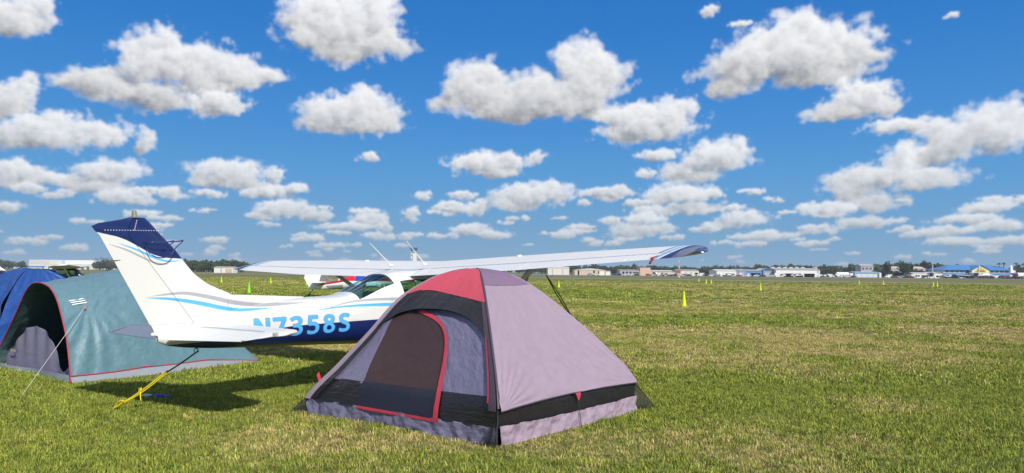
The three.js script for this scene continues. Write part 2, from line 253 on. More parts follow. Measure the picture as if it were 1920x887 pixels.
// ---------------------------------------------------------------- grass blades
function insidePoly(x, z, poly) { let c = false; for (let i = 0, j = poly.length - 1; i < poly.length; j = i++) { const [xi, zi] = poly[i], [xj, zj] = poly[j]; if ((zi > z) !== (zj > z) && x < (xj - xi) * (z - zi) / (zj - zi) + xi) c = !c; } return c; }
const FOOT = [[[-0.15, -8.34], [-2.66, -10.16], [-0.81, -12.3], [1.7, -10.48]], [[-7.35, -12.5], [-5.32, -15.8], [-8.15, -18.0], [-10.1, -14.7]]]; // the tents' groundsheets
{
  const clump = (seed, n, hgt, spread, w) => { const r = rng(seed), pos = [], nor = [], idx = []; for (let i = 0; i < n; i++) {
    const a = r() * 6.283, d = spread * Math.sqrt(r()), bx = Math.cos(a) * d, bz = Math.sin(a) * d, yaw = r() * 6.283, lean = (0.15 + 0.75 * r()) * hgt, h = hgt * (0.45 + 0.75 * r()), ww = w * (0.7 + 0.6 * r());
    const cx = Math.cos(yaw), cz = Math.sin(yaw), sx = -cz * ww / 2, sz = cx * ww / 2, o = pos.length / 3;
    pos.push(bx - sx, 0, bz - sz, bx + sx, 0, bz + sz, bx + cx * lean * 0.35 - sx * 0.8, h * 0.6, bz + cz * lean * 0.35 - sz * 0.8, bx + cx * lean * 0.35 + sx * 0.8, h * 0.6, bz + cz * lean * 0.35 + sz * 0.8, bx + cx * lean, h * (0.75 + 0.2 * r()), bz + cz * lean);
    const nx = -cx * 0.5, nz = -cz * 0.5; for (let k = 0; k < 5; k++) nor.push(nx, 0.86, nz);
    idx.push(o, o + 1, o + 3, o, o + 3, o + 2, o + 2, o + 3, o + 4);
  } const g = new THREE.BufferGeometry(); g.setAttribute('position', new THREE.Float32BufferAttribute(pos, 3)); g.setAttribute('normal', new THREE.Float32BufferAttribute(nor, 3)); g.setIndex(idx); g.computeVertexNormals(); return g; };
  const blade = new THREE.MeshStandardMaterial({ color: 0xffffff, roughness: 0.75, side: THREE.DoubleSide });
  const bands = [[5.5, 13, 400, 12, 0.054, 0.06, 0.0055, 3], [13, 24, 150, 14, 0.066, 0.09, 0.009, 2], [24, 48, 34, 16, 0.08, 0.16, 0.016, 2], [48, 110, 5.5, 18, 0.09, 0.32, 0.035, 1], [105, 205, 1.1, 22, 0.1, 0.7, 0.08, 1]];
  const r = rng(99), M = new THREE.Matrix4(), Q = new THREE.Quaternion(), E = new THREE.Euler(), C = new THREE.Color();
  bands.forEach(([d0, d1, per, n, h, sp, w, variants], bi) => {
    for (let k = 0; k < variants; k++) {
      const wide = (d) => d * 0.71 + 3.5, area = (d1 - d0) * (wide(d0) + wide(d1)), count = Math.round(area * per / variants);
      const im = new THREE.InstancedMesh(clump(bi * 10 + k + 1, n, h, sp, w), blade, count); let c = 0;
      while (c < count) {
        const d = Math.sqrt(lerp(d0 * d0, d1 * d1, r())), x = (r() * 2 - 1) * wide(d), z = -d;
        if (FOOT.some((p) => insidePoly(x, z, p))) { continue; }
        if (bi === 4 && r() < smooth(120, 205, d)) { c++; M.makeScale(0.001, 0.001, 0.001).setPosition(x, -0.05, z); im.setMatrixAt(c - 1, M); im.setColorAt(c - 1, C.setRGB(0.1, 0.15, 0.03)); continue; }
        const kd = dry(x, z), tall = fbm2(x * 0.9 + 7, z * 0.9, 3), s = (0.55 + 0.9 * tall) * (0.75 + 0.5 * r()) * (1.1 - 0.35 * kd);
        E.set((r() - 0.5) * 0.3, r() * 6.283, (r() - 0.5) * 0.3); Q.setFromEuler(E); M.compose(V(x, -0.004, z), Q, V(s * 1.15, s, s * 1.15)); im.setMatrixAt(c, M);
        const straw = r() < smooth(0.1, 0.95, kd) * 0.8, v = 0.42 + 1.05 * r(), g2 = r();
        if (straw) C.setRGB(0.53 * v, 0.43 * v, 0.16 * v); else C.setRGB(lerp(0.15, 0.36, g2) * v, lerp(0.22, 0.375, g2) * v, lerp(0.02, 0.048, g2) * v);
        im.setColorAt(c, C); c++;
      }
      im.name = numbered('grass'); im.userData.kind = 'stuff'; im.userData.label = ['short green and straw coloured lawn grass close by', 'mown grass with dry patches round the parked aircraft', 'mown airfield grass beyond the wing', 'far airfield grass with dry tufts', 'farthest airfield grass before the runway'][bi]; im.userData.category = 'grass'; scene.add(im);
    }
  });
}

// ---------------------------------------------------------------- high-wing light aircraft
// own axes: x towards the nose (x = 4 - distance behind the spinner), y up, z to starboard; base point on the grass under the cabin
const AL = 9.0; // paint is laid on in side view: 9 m long, 3 m high, one band for each side
function paintCanvas(draw) {
  const c = document.createElement('canvas'); c.width = 2048; c.height = 1366; const g = c.getContext('2d');
  for (const side of [1, -1]) {
    g.save(); g.beginPath(); g.rect(0, side > 0 ? 0 : 683, 2048, 683); g.clip();
    const X = (s) => (AL - s) / AL * 2048, Y = (y) => (side > 0 ? 683 : 1366) - y / 3 * 683;
    draw(g, X, Y, side); g.restore();
  }
  const t = new THREE.CanvasTexture(c); t.colorSpace = THREE.SRGBColorSpace; t.magFilter = THREE.LinearFilter; t.anisotropy = 8; return t;
}
function swoosh(g, X, Y, top, thick, color) { // tapered stripe through points [s, y], thickness in metres at the middle
  const n = 40, xs = top.map((p) => p[0]), a = Math.max(...xs), b = Math.min(...xs), tb = top.slice().sort((p, q) => p[0] - q[0]);
  g.fillStyle = color; g.beginPath();
  for (let i = 0; i <= n; i++) { const s = lerp(a, b, i / n), w = thick * Math.sin(Math.PI * clamp(i / n)) ** 0.8; g.lineTo(X(s), Y(curve(tb, s) + w / 2)); }
  for (let i = n; i >= 0; i--) { const s = lerp(a, b, i / n), w = thick * Math.sin(Math.PI * clamp(i / n)) ** 0.8; g.lineTo(X(s), Y(curve(tb, s) - w / 2)); }
  g.closePath(); g.fill();
}
const sideUV = (s, y, z) => [(AL - s) / AL, (z >= 0 ? 0.5 : 0) + clamp(y / 3, 0.002, 0.998) * 0.5];
function gridGeo(rows) { // rows of [x, y, z, u, v]
  const pos = [], uv = [], idx = [], n = rows[0].length; rows.forEach((r) => r.forEach((p) => { pos.push(p[0], p[1], p[2]); uv.push(p[3] ?? 0, p[4] ?? 0); }));
  for (let j = 0; j < rows.length - 1; j++) for (let i = 0; i < n - 1; i++) { const a = j * n + i; idx.push(a, a + 1, a + n + 1, a, a + n + 1, a + n); }
  const g = new THREE.BufferGeometry(); g.setAttribute('position', new THREE.Float32BufferAttribute(pos, 3)); g.setAttribute('uv', new THREE.Float32BufferAttribute(uv, 2)); g.setIndex(idx); g.computeVertexNormals(); return g;
}
const FUSE = { // distance behind the spinner: belly height, roof height, half width, squareness
  yb: [[0.42, 0.98], [0.9, 0.84], [1.6, 0.74], [2.4, 0.68], [3.4, 0.67], [4.2, 0.72], [5.2, 0.79], [6, 0.835], [6.8, 0.88], [7.45, 0.93], [7.9, 1.0], [8.04, 1.06]],
  yt: [[0.42, 1.3], [0.9, 1.4], [1.6, 1.47], [2.05, 1.53], [2.45, 1.86], [2.9, 1.97], [3.7, 1.97], [4.15, 1.9], [4.95, 1.6], [5.2, 1.565], [6, 1.545], [6.8, 1.46], [7.45, 1.33], [7.9, 1.2], [8.04, 1.14]],
  hw: [[0.42, 0.3], [0.9, 0.45], [1.6, 0.52], [2.4, 0.555], [3.4, 0.555], [4.2, 0.52], [5.2, 0.415], [6, 0.32], [6.8, 0.225], [7.45, 0.14], [7.9, 0.075], [8.04, 0.03]],
  sq: [[0.42, 2.2], [1.6, 2.8], [2.6, 3.4], [4, 3.2], [5.2, 2.7], [6.5, 2.4], [8.04, 2]],
};
function fusePoint(s, deg, out = 0) { // deg: 0 = starboard side, 90 = roof, -90 = belly
  const b = curve(FUSE.yb, s), t = curve(FUSE.yt, s), w = curve(FUSE.hw, s), n = curve(FUSE.sq, s), a = deg * Math.PI / 180, c = Math.cos(a), q = Math.sin(a), e = 2 / n;
  const cabin = smooth(4.9, 4.2, s) * smooth(1.9, 2.5, s), yc = lerp((b + t) / 2, b + 0.55, cabin), hh = q > 0 ? t - yc : yc - b;
  const tum = 1 - 0.16 * cabin * clamp((q - 0.25) / 0.75); // cabin sides lean in above the sill
  return [4 - s, yc + (hh + out) * Math.sign(q) * Math.abs(q) ** e, (w + out) * tum * Math.sign(c) * Math.abs(c) ** e];
}
function airfoil(n = 14) { // [chord fraction, upper, lower] closed loop from the trailing edge over the top and back, thickness 1 = 12 %
  const pts = [], th = (x) => 0.6 * (0.2969 * Math.sqrt(x) - 0.126 * x - 0.3516 * x * x + 0.2843 * x ** 3 - 0.1036 * x ** 4), cam = (x) => (x < 0.4 ? 0.02 / 0.16 * (0.8 * x - x * x) : 0.02 / 0.36 * (0.2 + 0.8 * x - x * x));
  return { th, cam, xs: Array.from({ length: n + 1 }, (_, i) => 0.5 - 0.5 * Math.cos(Math.PI * i / n)) };
}
const WING = { // by distance from the centre line: leading edge (behind spinner), chord, height of the leading edge
  le: (w) => (w < 2.6 ? 2.12 : lerp(2.12, 2.34, (w - 2.6) / 2.75)), ch: (w) => (w < 2.6 ? 1.63 : lerp(1.63, 1.13, (w - 2.6) / 2.75)), y: (w) => 2.045 + w * 0.0295,
};
function wingPoint(w, x, up, o = {}) { // x chord fraction, up = +1 upper or -1 lower surface; o.drop turns a control surface down behind o.hinge
  const { th, cam } = airfoil(), c = WING.ch(w), t = (o.thick ?? 1) * c;
  let s = WING.le(w) + x * c, y = WING.y(w) + cam(x) * c + up * th(x) * t - x * c * 0.125 + (o.lift ?? 0) * up;
  if (o.wash) y += 0.02 * (w - 2.6) * x;
  return [4 - s, y];
}
function wingPanel(side, w0, w1, x0, x1, nw, o = {}) { // closed shell between two chord fractions; corrugated when o.rib is set
  const rows = [], xs = []; const n = o.nx ?? 8; for (let i = 0; i <= n; i++) xs.push(lerp(x0, x1, x0 === 0 ? (i / n) ** 1.7 : i / n));
  const ring = [...xs.slice().reverse().map((x) => [x, 1]), ...xs.slice(x0 === 0 ? 1 : 0).map((x) => [x, -1])];
  ring.push(ring[0]);
  for (let j = 0; j <= nw; j++) { const w = lerp(w0, w1, j / nw);
    rows.push(ring.map(([x, up]) => { const ph = o.rib ? Math.abs(Math.sin(Math.PI * w / o.rib)) ** 0.45 : 1, mid = x > x0 + 0.012 && x < x1 - 0.012, p = wingPoint(w, x, up, { lift: o.rib && mid ? (ph - 1) * 0.006 : 0 }); return [p[0], p[1] - (o.gap ?? 0) * 0.0, side * w, w / 5.6, x]; })); }
  const g = gridGeo(rows), caps = [];
  for (const j of [0, nw]) { const r = rows[j], c = [0, 0, 0]; r.forEach((p) => { c[0] += p[0] / r.length; c[1] += p[1] / r.length; c[2] += p[2] / r.length; }); caps.push(gridGeo([r, r.map(() => [...c, r[0][3], 0.5])])); }
  return mergeGeometries([g, ...caps]);
}
function makeAircraft(o) {
  const root = thing('light_aircraft', o.at, Math.PI / 2 - o.heading);
  root.rotation.set(o.roll ?? 0, Math.PI / 2 - o.heading, o.pitch ?? 0, 'YXZ');
  const paint = phys(1, 1, 1, 0.28, { map: o.paint, clearcoat: 0.6, clearcoatRoughness: 0.1 }), white = phys(0.74, 0.74, 0.72, 0.45, { clearcoat: 0.12, clearcoatRoughness: 0.25 }), wingMat = o.wingPaint ? phys(1, 1, 1, 0.5, { map: o.wingPaint, clearcoat: 0.08, clearcoatRoughness: 0.3 }) : white;
  const tipMat = phys(...o.tip, 0.25, { clearcoat: 0.6, clearcoatRoughness: 0.1 }), metal = mat(0.45, 0.45, 0.46, 0.35, { metalness: 0.8 }), rubber = mat(0.025, 0.025, 0.025, 0.85), dark = mat(0.05, 0.05, 0.055, 0.8), glass = phys(0.5, 0.75, 0.75, 0.03, { transmission: 1, thickness: 0, ior: 1.5 });
  // fuselage skin in two halves, with real openings for the windows
  const HOLES = [[4.16, 4.9, 38, 142], [3.2, 4.02, 12, 40], [3.2, 4.02, 140, 168], [2.5, 3.1, 8, 40], [2.5, 3.1, 140, 172], [2.06, 2.4, 28, 152]];
  const sl = []; for (let s = 0.42; s < 8.04; s += 0.08) sl.push(s); sl.push(8.04); for (const h of HOLES) sl.push(h[0], h[1]); sl.sort((a, b) => a - b);
  const al = []; for (let a = -90; a <= 270; a += 6) al.push(a); for (const h of HOLES) al.push(h[2], h[3]); al.push(90); al.sort((a, b) => a - b);
  const S = sl.filter((v, i) => !i || v - sl[i - 1] > 0.004), A = al.filter((v, i) => !i || v - al[i - 1] > 0.4);
  const skin = (a0, a1, out, holes) => { const as = A.filter((a) => a >= a0 - 0.01 && a <= a1 + 0.01), pos = [], uv = [], idx = [], n = as.length;
    for (const s of S) for (const a of as) { const p = fusePoint(s, a, out); pos.push(...p); uv.push(...sideUV(s, p[1], a1 <= 90 ? 1 : -1)); }
    for (let j = 0; j < S.length - 1; j++) for (let i = 0; i < n - 1; i++) { const sm = (S[j] + S[j + 1]) / 2, am = (as[i] + as[i + 1]) / 2; if (holes && HOLES.some((h) => sm > h[0] && sm < h[1] && am > h[2] && am < h[3])) continue; const a = j * n + i; idx.push(a, a + 1, a + n + 1, a, a + n + 1, a + n); }
    const g = new THREE.BufferGeometry(); g.setAttribute('position', new THREE.Float32BufferAttribute(pos, 3)); g.setAttribute('uv', new THREE.Float32BufferAttribute(uv, 2)); g.setIndex(idx); g.computeVertexNormals(); return g; };
  part(root, 'fuselage', mergeGeometries([skin(-90, 90, 0, true), skin(90, 270, 0, true)]), paint);
  part(root, 'cabin_lining', mergeGeometries([skin(-90, 90, -0.022, true), skin(90, 270, -0.022, true)]), mat(0.22, 0.26, 0.26, 0.9));
  const pane = (h, name) => part(root, name, sheet((u, v) => fusePoint(lerp(h[0], h[1], v), lerp(h[2], h[3], u), -0.008), 14, 8), glass);
  pane(HOLES[0], 'rear_window'); pane(HOLES[5], 'windscreen'); for (let i = 1; i < 5; i++) pane(HOLES[i], 'side_window');
  for (const z of [-0.27, 0.27]) for (const s of [2.75, 3.7]) part(root, 'seat', mergeGeometries([box(4 - s - 0.25, 4 - s + 0.25, 0.95, 1.07, z - 0.22, z + 0.22), box(4 - s - 0.34, 4 - s - 0.24, 1.0, 1.6, z - 0.21, z + 0.21)]), mat(0.1, 0.1, 0.11, 0.9));
  // cowling front, spinner, propeller
  part(root, 'cowling_front', sheet((u, v) => { const p = fusePoint(0.42, -90 + 360 * u, 0), k = v; return [lerp(p[0], 3.66, k * k * 0.6), lerp(p[1], 1.14, k), p[2] * (1 - k)]; }, 40, 6), white);
  part(root, 'spinner', new THREE.LatheGeometry([[0.001, 0.42], [0.06, 0.36], [0.12, 0.22], [0.15, 0.06], [0.155, 0]].map((p) => new THREE.Vector2(...p)), 20).rotateZ(-Math.PI / 2).translate(3.6, 1.14, 0), white);
  for (const k of [0.6, 0.6 + Math.PI]) part(root, 'propeller_blade', sheet((u, v) => { const r = lerp(0.1, 1.0, v), w = 0.075 * Math.sin(Math.PI * clamp(0.2 + v * 0.75)) + 0.02, tw = lerp(1.0, 0.3, v), a = (u - 0.5) * 2 * w, lx = a * Math.sin(tw), lt = a * Math.cos(tw), bulge = 0.012 * (1 - (2 * u - 1) ** 2); return [3.66 + lx + bulge, 1.14 + Math.cos(k) * r - Math.sin(k) * lt, Math.sin(k) * r + Math.cos(k) * lt]; }, 4, 14), dark);
  // fin and rudder
  const LE = [[1.2, 7.0], [1.5, 6.6], [1.56, 6.45], [1.62, 6.9], [1.7, 7.08], [1.78, 7.28], [1.93, 7.5], [2.11, 7.66], [2.25, 7.77], [2.45, 7.97], [2.6, 8.11], [2.66, 8.18]], HG = (y) => table([[1.2, 7.51], [1.28, 7.56], [2.46, 8.42], [2.66, 8.34]], y), TE = (y) => table([[1.13, 8.05], [2.44, 8.75], [2.52, 8.84], [2.56, 8.8], [2.62, 8.5], [2.66, 8.36]], y), TH = (y) => lerp(0.075, 0.035, clamp((y - 1.2) / 1.4)) * (y > 2.5 ? Math.sqrt(clamp((2.675 - y) / 0.175)) : 1);
  const lf = (y) => (y < 1.62 ? table([[1.2, 7.0], [1.45, 6.4], [1.53, 5.75], [1.565, 5.7], [1.59, 6.1], [1.62, 6.5]], y) : curve(LE.slice(3), y));
  const ys = [1.2, 1.3, 1.4, 1.5, 1.54, 1.565, 1.58, 1.6, 1.64, 1.68, 1.74, 1.8, 1.87, 1.95, 2.05, 2.15, 2.25, 2.35, 2.42, 2.48, 2.53, 2.57, 2.6, 2.63, 2.65, 2.662];
  const vert = (f0, f1, prof, yy) => { const gs = []; for (const sd of [1, -1]) gs.push(gridGeo(yy.map((y) => Array.from({ length: 11 }, (_, i) => { const u = i / 10, s = lerp(f0(y), f1(y), u), z = sd * prof(u, y); return [4 - s, y, z, ...sideUV(s, y, sd)]; })))); return mergeGeometries(gs); };
  const fin = part(root, 'fin', vert(lf, HG, (u, y) => TH(y) * Math.sqrt(u) * (1.35 - 0.35 * u), ys), paint);
  const ry = [1.13, ...ys].map((y) => y); const rudder = part(root, 'rudder', vert((y) => HG(Math.max(y, 1.2)) + 0.007, TE, (u, y) => TH(y) * 0.96 * (1 - u) + 0.004, ry.filter((y) => y > 1.28 || y === 1.13).map((y) => (y === 1.13 ? 1.285 : y))), paint);
  part(rudder, 'rudder_foot', vert((y) => lerp(7.56, 7.95, (1.283 - y) / 0.15) + 0.02, (y) => lerp(8.05, 8.12, (y - 1.13) / 0.15), (u, y) => 0.06 * (1 - u) + 0.004, [1.14, 1.2, 1.283]), paint);
  part(fin, 'beacon', new THREE.LatheGeometry([[0, 0.1], [0.022, 0.095], [0.03, 0.075], [0.03, 0.03], [0.036, 0.028], [0.036, 0]].map((p) => new THREE.Vector2(...p)), 14).translate(4 - 8.31, 2.655, 0), mat(0.22, 0.22, 0.2, 0.3));
  if (o.detail) {
    const rv = []; for (let i = 0; i < 22; i++) for (const sd of [1, -1]) { const s = lerp(8.68, 7.98, i / 21), y = lerp(2.485, 2.5, i / 21); const z = s > HG(y) ? TH(y) * 0.96 * (1 - (s - HG(y)) / (TE(y) - HG(y))) + 0.004 : TH(y); rv.push(new THREE.SphereGeometry(0.0075, 6, 4).translate(4 - s, y, sd * z)); }
    for (let i = 0; i < 7; i++) for (const sd of [1, -1]) rv.push(new THREE.SphereGeometry(0.007, 6, 4).translate(4 - lerp(8.33, 8.29, i / 6), lerp(2.5, 2.62, i / 6), sd * (TH(lerp(2.5, 2.62, i / 6)) + 0.001)));
    part(fin, 'rivet_row', mergeGeometries(rv), mat(0.7, 0.7, 0.7, 0.4));
    for (const sd of [1, -1]) part(fin, 'loop_antenna', tube([[4 - 8.18, 2.34, sd * 0.035], [4 - 8.2, 2.34, sd * 0.13], [4 - 8.16, 2.345, sd * 0.16], [4 - 7.84, 2.36, sd * 0.17], [4 - 7.72, 2.38, sd * 0.1], [4 - 7.86, 2.27, sd * 0.15], [4 - 7.95, 2.17, sd * 0.16], [4 - 8.1, 2.15, sd * 0.16], [4 - 8.18, 2.2, sd * 0.12], [4 - 8.2, 2.3, sd * 0.05]], 0.0075, 6, 48), tipMat);
    part(rudder, 'static_wick', rod([4 - 8.49, 2.12, 0.01], [4 - 8.74, 2.1, 0.03], 0.004, 0.003), dark);
    part(rudder, 'tail_light', new THREE.SphereGeometry(0.028, 10, 8).scale(1.3, 1, 1).translate(4 - 8.09, 1.16, 0), mat(0.75, 0.72, 0.65, 0.2));
  }
  // tailplane: fixed part and drooping elevator on each side
  for (const side of [1, -1]) {
    const th = (x) => 0.5 * (0.2969 * Math.sqrt(x) - 0.126 * x - 0.3516 * x * x + 0.2843 * x ** 3 - 0.1036 * x ** 4);
    const le = (w) => lerp(6.78, 7.1, w / 1.72) + (w > 1.66 ? (w - 1.66) * 2.2 : 0), te = (w) => lerp(7.97, 7.86, w / 1.72) - (w > 1.66 ? (w - 1.66) * 1.2 : 0), hx = 0.58, y0 = 1.18;
    const surf = (x0, x1, w0, w1, nw, drop, rib) => { const rows = [], xs = Array.from({ length: 9 }, (_, i) => lerp(x0, x1, x0 === 0 ? (i / 8) ** 1.7 : i / 8)), ring = [...xs.slice().reverse().map((x) => [x, 1]), ...xs.slice(x0 === 0 ? 1 : 0).map((x) => [x, -1])]; ring.push(ring[0]);
      for (let j = 0; j <= nw; j++) { const w = lerp(w0, w1, j / nw), c = te(w) - le(w); rows.push(ring.map(([x, up]) => { const mid = x > x0 + 0.02 && x < x1 - 0.02, k = rib && mid ? (Math.abs(Math.sin(Math.PI * w / 0.085)) ** 0.45 - 1) * 0.006 : 0; return [4 - (le(w) + x * c), y0 + up * (th(x) * c + k + 0.003) - (x > hx ? (x - hx) * c * drop : 0), side * w, w / 1.8, x]; })); }
      const caps = []; for (const j of [0, nw]) { const q = rows[j], m = [0, 0, 0]; q.forEach((p) => { for (let i = 0; i < 3; i++) m[i] += p[i] / q.length; }); caps.push(gridGeo([q, q.map(() => [...m, 0, 0])])); }
      return mergeGeometries([gridGeo(rows), ...caps]); };
    part(root, 'tailplane', surf(0, hx - 0.008, 0.05, 1.75, 24, 0, false), white);
    const el = part(root, 'elevator', surf(hx + 0.008, 1, 0.1, 1.56, 110, 0.2, true), white);
    part(el, 'balance_horn', surf(hx - 0.2, 1, 1.575, 1.75, 6, 0.16, false), white);
  }
  // wings with corrugated flaps and ailerons, drooped tips
  for (const side of [1, -1]) {
    const wing = part(root, 'wing', mergeGeometries([wingPanel(side, 0.0, 5.1, 0, 0.735, 44, { nx: 12 }), wingPanel(side, 0.0, 0.5, 0.735, 1, 4), wingPanel(side, 4.86, 5.1, 0.735, 1, 3)]), wingMat);
    part(wing, 'flap', wingPanel(side, 0.515, 2.63, 0.742, 1, 150, { rib: 0.105 }), white);
    part(wing, 'aileron', wingPanel(side, 2.65, 4.85, 0.742, 1, 170, { rib: 0.105 }), white);
    const tip = []; for (let j = 0; j <= 10; j++) { const k = j / 10, w = 5.1 + 0.2 * Math.sin(k * Math.PI / 2), sh = Math.cos(k * Math.PI / 2), c = WING.ch(5.1), rr = []; for (let i = 0; i <= 40; i++) { const a = i / 40, up = a < 0.5 ? 1 : -1, xx = a < 0.5 ? 1 - 2 * a : 2 * a - 1, p = wingPoint(5.1, xx, up), mx = 4 - (WING.le(5.1) + c * 0.52), my = WING.y(5.1) - 0.055; rr.push([lerp(mx, p[0], 0.35 + 0.65 * sh), lerp(my, p[1], Math.max(0.02, sh)), side * w]); } tip.push(rr); }
    part(wing, 'wing_tip', gridGeo(tip), tipMat);
    part(wing, 'navigation_light', new THREE.SphereGeometry(0.024, 10, 8).scale(1.5, 0.8, 1).translate(4 - 2.86, WING.y(5.1) - 0.07, side * 5.31), mat(0.8, 0.8, 0.78, 0.15));
    // strut, main leg and wheel
    const st = []; const a = V(4 - 2.72, 0.82, side * 0.53), b = V(4 - 2.98, WING.y(2.62) - 0.1, side * 2.62); for (let j = 0; j <= 8; j++) { const p = a.clone().lerp(b, j / 8), rr = []; for (let i = 0; i <= 16; i++) { const t = i / 16 * Math.PI * 2; rr.push([p.x + Math.cos(t) * 0.075, p.y + Math.sin(t) * 0.022, p.z]); } st.push(rr); }
    part(root, 'wing_strut', gridGeo(st), white);
    part(root, 'main_leg', sheet((u, v) => { const t = u * Math.PI * 2, y = lerp(0.78, 0.24, v), z = side * lerp(0.4, 1.18, v ** 0.9); return [4 - 3.15 + Math.cos(t) * lerp(0.09, 0.05, v), y + Math.sin(t) * 0.02, z]; }, 12, 10), white);
    const wh = part(root, 'main_wheel', new THREE.TorusGeometry(0.145, 0.075, 12, 28).translate(4 - 3.15, 0, side * 1.25), rubber); wh.position.y = 0.215 + (o.wheelDrop?.[side] ?? 0);
    part(wh, 'hub', new THREE.CylinderGeometry(0.1, 0.1, 0.1, 16).rotateX(Math.PI / 2).translate(4 - 3.15, 0, side * 1.25), metal);
    if (o.detail) { part(wing, 'tie_down_ring', new THREE.TorusGeometry(0.025, 0.006, 6, 14).translate(4 - 3.0, WING.y(2.66) - 0.17, side * 2.66), metal); part(wing, 'fuel_cap', new THREE.CylinderGeometry(0.05, 0.05, 0.025, 16).translate(...(() => { const p = wingPoint(1.9, 0.3, 1); return [p[0], p[1] + 0.008, side * 1.9]; })()), white); }
  }
  part(root, 'nose_strut', rod([4 - 1.05, 0.8, 0], [4 - 0.92, 0.25, 0], 0.04, 0.035), metal);
  const nw = part(root, 'nose_wheel', new THREE.TorusGeometry(0.13, 0.07, 12, 26).translate(4 - 0.92, 0, 0), rubber); nw.position.y = 0.2 + (o.wheelDrop?.nose ?? 0);
  part(nw, 'hub', new THREE.CylinderGeometry(0.085, 0.085, 0.09, 14).rotateX(Math.PI / 2).translate(4 - 0.92, 0, 0), metal);
  for (const side of [1, -1]) { const an = part(root, 'roof_antenna', rod([4 - 3.4, 2.06, side * 0.42], [4 - 3.88, 2.45, side * 0.45], 0.011, 0.006), white); part(an, 'foot', new THREE.SphereGeometry(0.04, 10, 8).scale(1.4, 0.7, 0.8).translate(4 - 3.4, 2.055, side * 0.42), white); }
  if (o.detail) {
    part(root, 'tail_tie_down_ring', new THREE.TorusGeometry(0.03, 0.008, 6, 14).translate(4 - 7.5, 0.9, 0), metal);
    part(root, 'gust_lock', mergeGeometries([rod([4 - 3.3, 2.09, 4.84], [4 - 3.56, 2.05, 4.84], 0.012), rod([4 - 3.5, 2.05, 4.84], [4 - 3.6, 1.98, 4.84], 0.018, 0.016)]), mat(0.3, 0.015, 0.02, 0.6));
  }
  return root;
}
{
  const WHITE = '#dedeD9', NAVY = '#14245a', BLUE = '#58b2ee', GREY = '#a9a9ad';
  const scheme = paintCanvas((g, X, Y, side) => {
    g.fillStyle = WHITE; g.fillRect(0, 0, 2048, 1366);
    // navy belly
    g.fillStyle = NAVY; g.beginPath(); g.moveTo(X(8.3), Y(0.99)); for (const [s, y] of [[7.9, 1.015], [7.4, 1.02], [6.8, 1.09], [6.13, 1.15], [5.5, 1.155], [4.8, 1.16], [3.5, 1.16], [2, 1.15], [0.3, 1.1]]) g.lineTo(X(s), Y(y)); g.lineTo(X(0.3), Y(0)); g.lineTo(X(8.3), Y(0)); g.fill();
    // navy fin cap
    g.fillStyle = NAVY; g.beginPath(); g.moveTo(X(9), Y(3)); g.lineTo(X(9), Y(2.49)); for (const [s, y] of [[8.77, 2.46], [8.54, 2.41], [8.43, 2.37], [8.32, 2.31], [8.2, 2.245], [8.09, 2.19], [7.98, 2.16], [7.9, 2.15], [7.68, 2.14], [7.3, 2.13]]) g.lineTo(X(s), Y(y)); g.lineTo(X(7.3), Y(3)); g.fill();
    swoosh(g, X, Y, [[8.65, 2.32], [8.44, 2.25], [8.26, 2.165], [8.09, 2.09], [7.87, 2.06]], 0.028, GREY);
    swoosh(g, X, Y, [[8.54, 2.335], [8.32, 2.255], [8.09, 2.155], [7.9, 2.105], [7.7, 2.115]], 0.03, BLUE);
    swoosh(g, X, Y, [[8.15, 1.655], [7.73, 1.685], [7.36, 1.625], [6.95, 1.53], [6.51, 1.475], [5.85, 1.485]], 0.062, GREY);
    swoosh(g, X, Y, [[8.2, 1.64], [7.88, 1.612], [7.5, 1.545], [7.14, 1.462], [6.87, 1.42], [6.4, 1.43]], 0.058, BLUE);
    swoosh(g, X, Y, [[5.55, 1.38], [5.12, 1.455], [4.63, 1.485], [4.2, 1.475], [2.2, 1.38]], 0.05, GREY);
    swoosh(g, X, Y, [[5.75, 1.365], [5.12, 1.4], [4.46, 1.395], [3, 1.33], [1.4, 1.26]], 0.06, BLUE);
    // registration, read from the tail forward on this side and from the nose aft on the other
    g.save(); g.translate(X(5.94), Y(1.15)); if (side < 0) g.scale(-1, 1); g.font = '84px sans-serif'; g.textAlign = 'center'; g.textBaseline = 'alphabetic'; g.lineJoin = 'round';
    [...'N7358S'].forEach((ch, i) => { g.save(); g.translate((i - 2.5) * 63, 30); g.scale(1.1, 0.98); g.lineWidth = 7.2; g.strokeStyle = '#2a5f9e'; g.strokeText(ch, 0, 0); g.lineWidth = 5; g.strokeStyle = BLUE; g.strokeText(ch, 0, 0); g.fillStyle = BLUE; g.fillText(ch, 0, 0); g.restore(); }); g.restore();
    // panel joints with their rivet rows, and oil film streaked along the belly
    g.fillStyle = 'rgba(95,95,95,0.5)'; for (const s of [7.4, 7.05, 6.68, 6.3, 5.88, 5.45, 5.05, 4.3]) for (let y = 1.0; y < 1.58; y += 0.035) g.fillRect(X(s) + 3, Y(y), 1.6, 1.6); for (const y of [1.31, 1.5]) for (let s = 4.3; s < 7.7; s += 0.045) g.fillRect(X(s), Y(y), 1.5, 1.5);
    { const rr = rng(12 + side); for (let i = 0; i < 160; i++) { const s = 2 + rr() * 5.6, y = 0.8 + rr() * 0.75, l = 10 + rr() * 60; g.fillStyle = `rgba(90,80,60,${(0.02 + 0.05 * rr()).toFixed(3)})`; g.fillRect(X(s) - l, Y(y), l, 1 + rr() * 3); } }
    g.strokeStyle = 'rgba(120,120,120,0.55)'; g.lineWidth = 1.2; for (const s of [7.05, 6.3, 5.45, 4.3]) { g.beginPath(); g.moveTo(X(s), Y(1.17)); g.lineTo(X(s), Y(1.58)); g.stroke(); }
  });
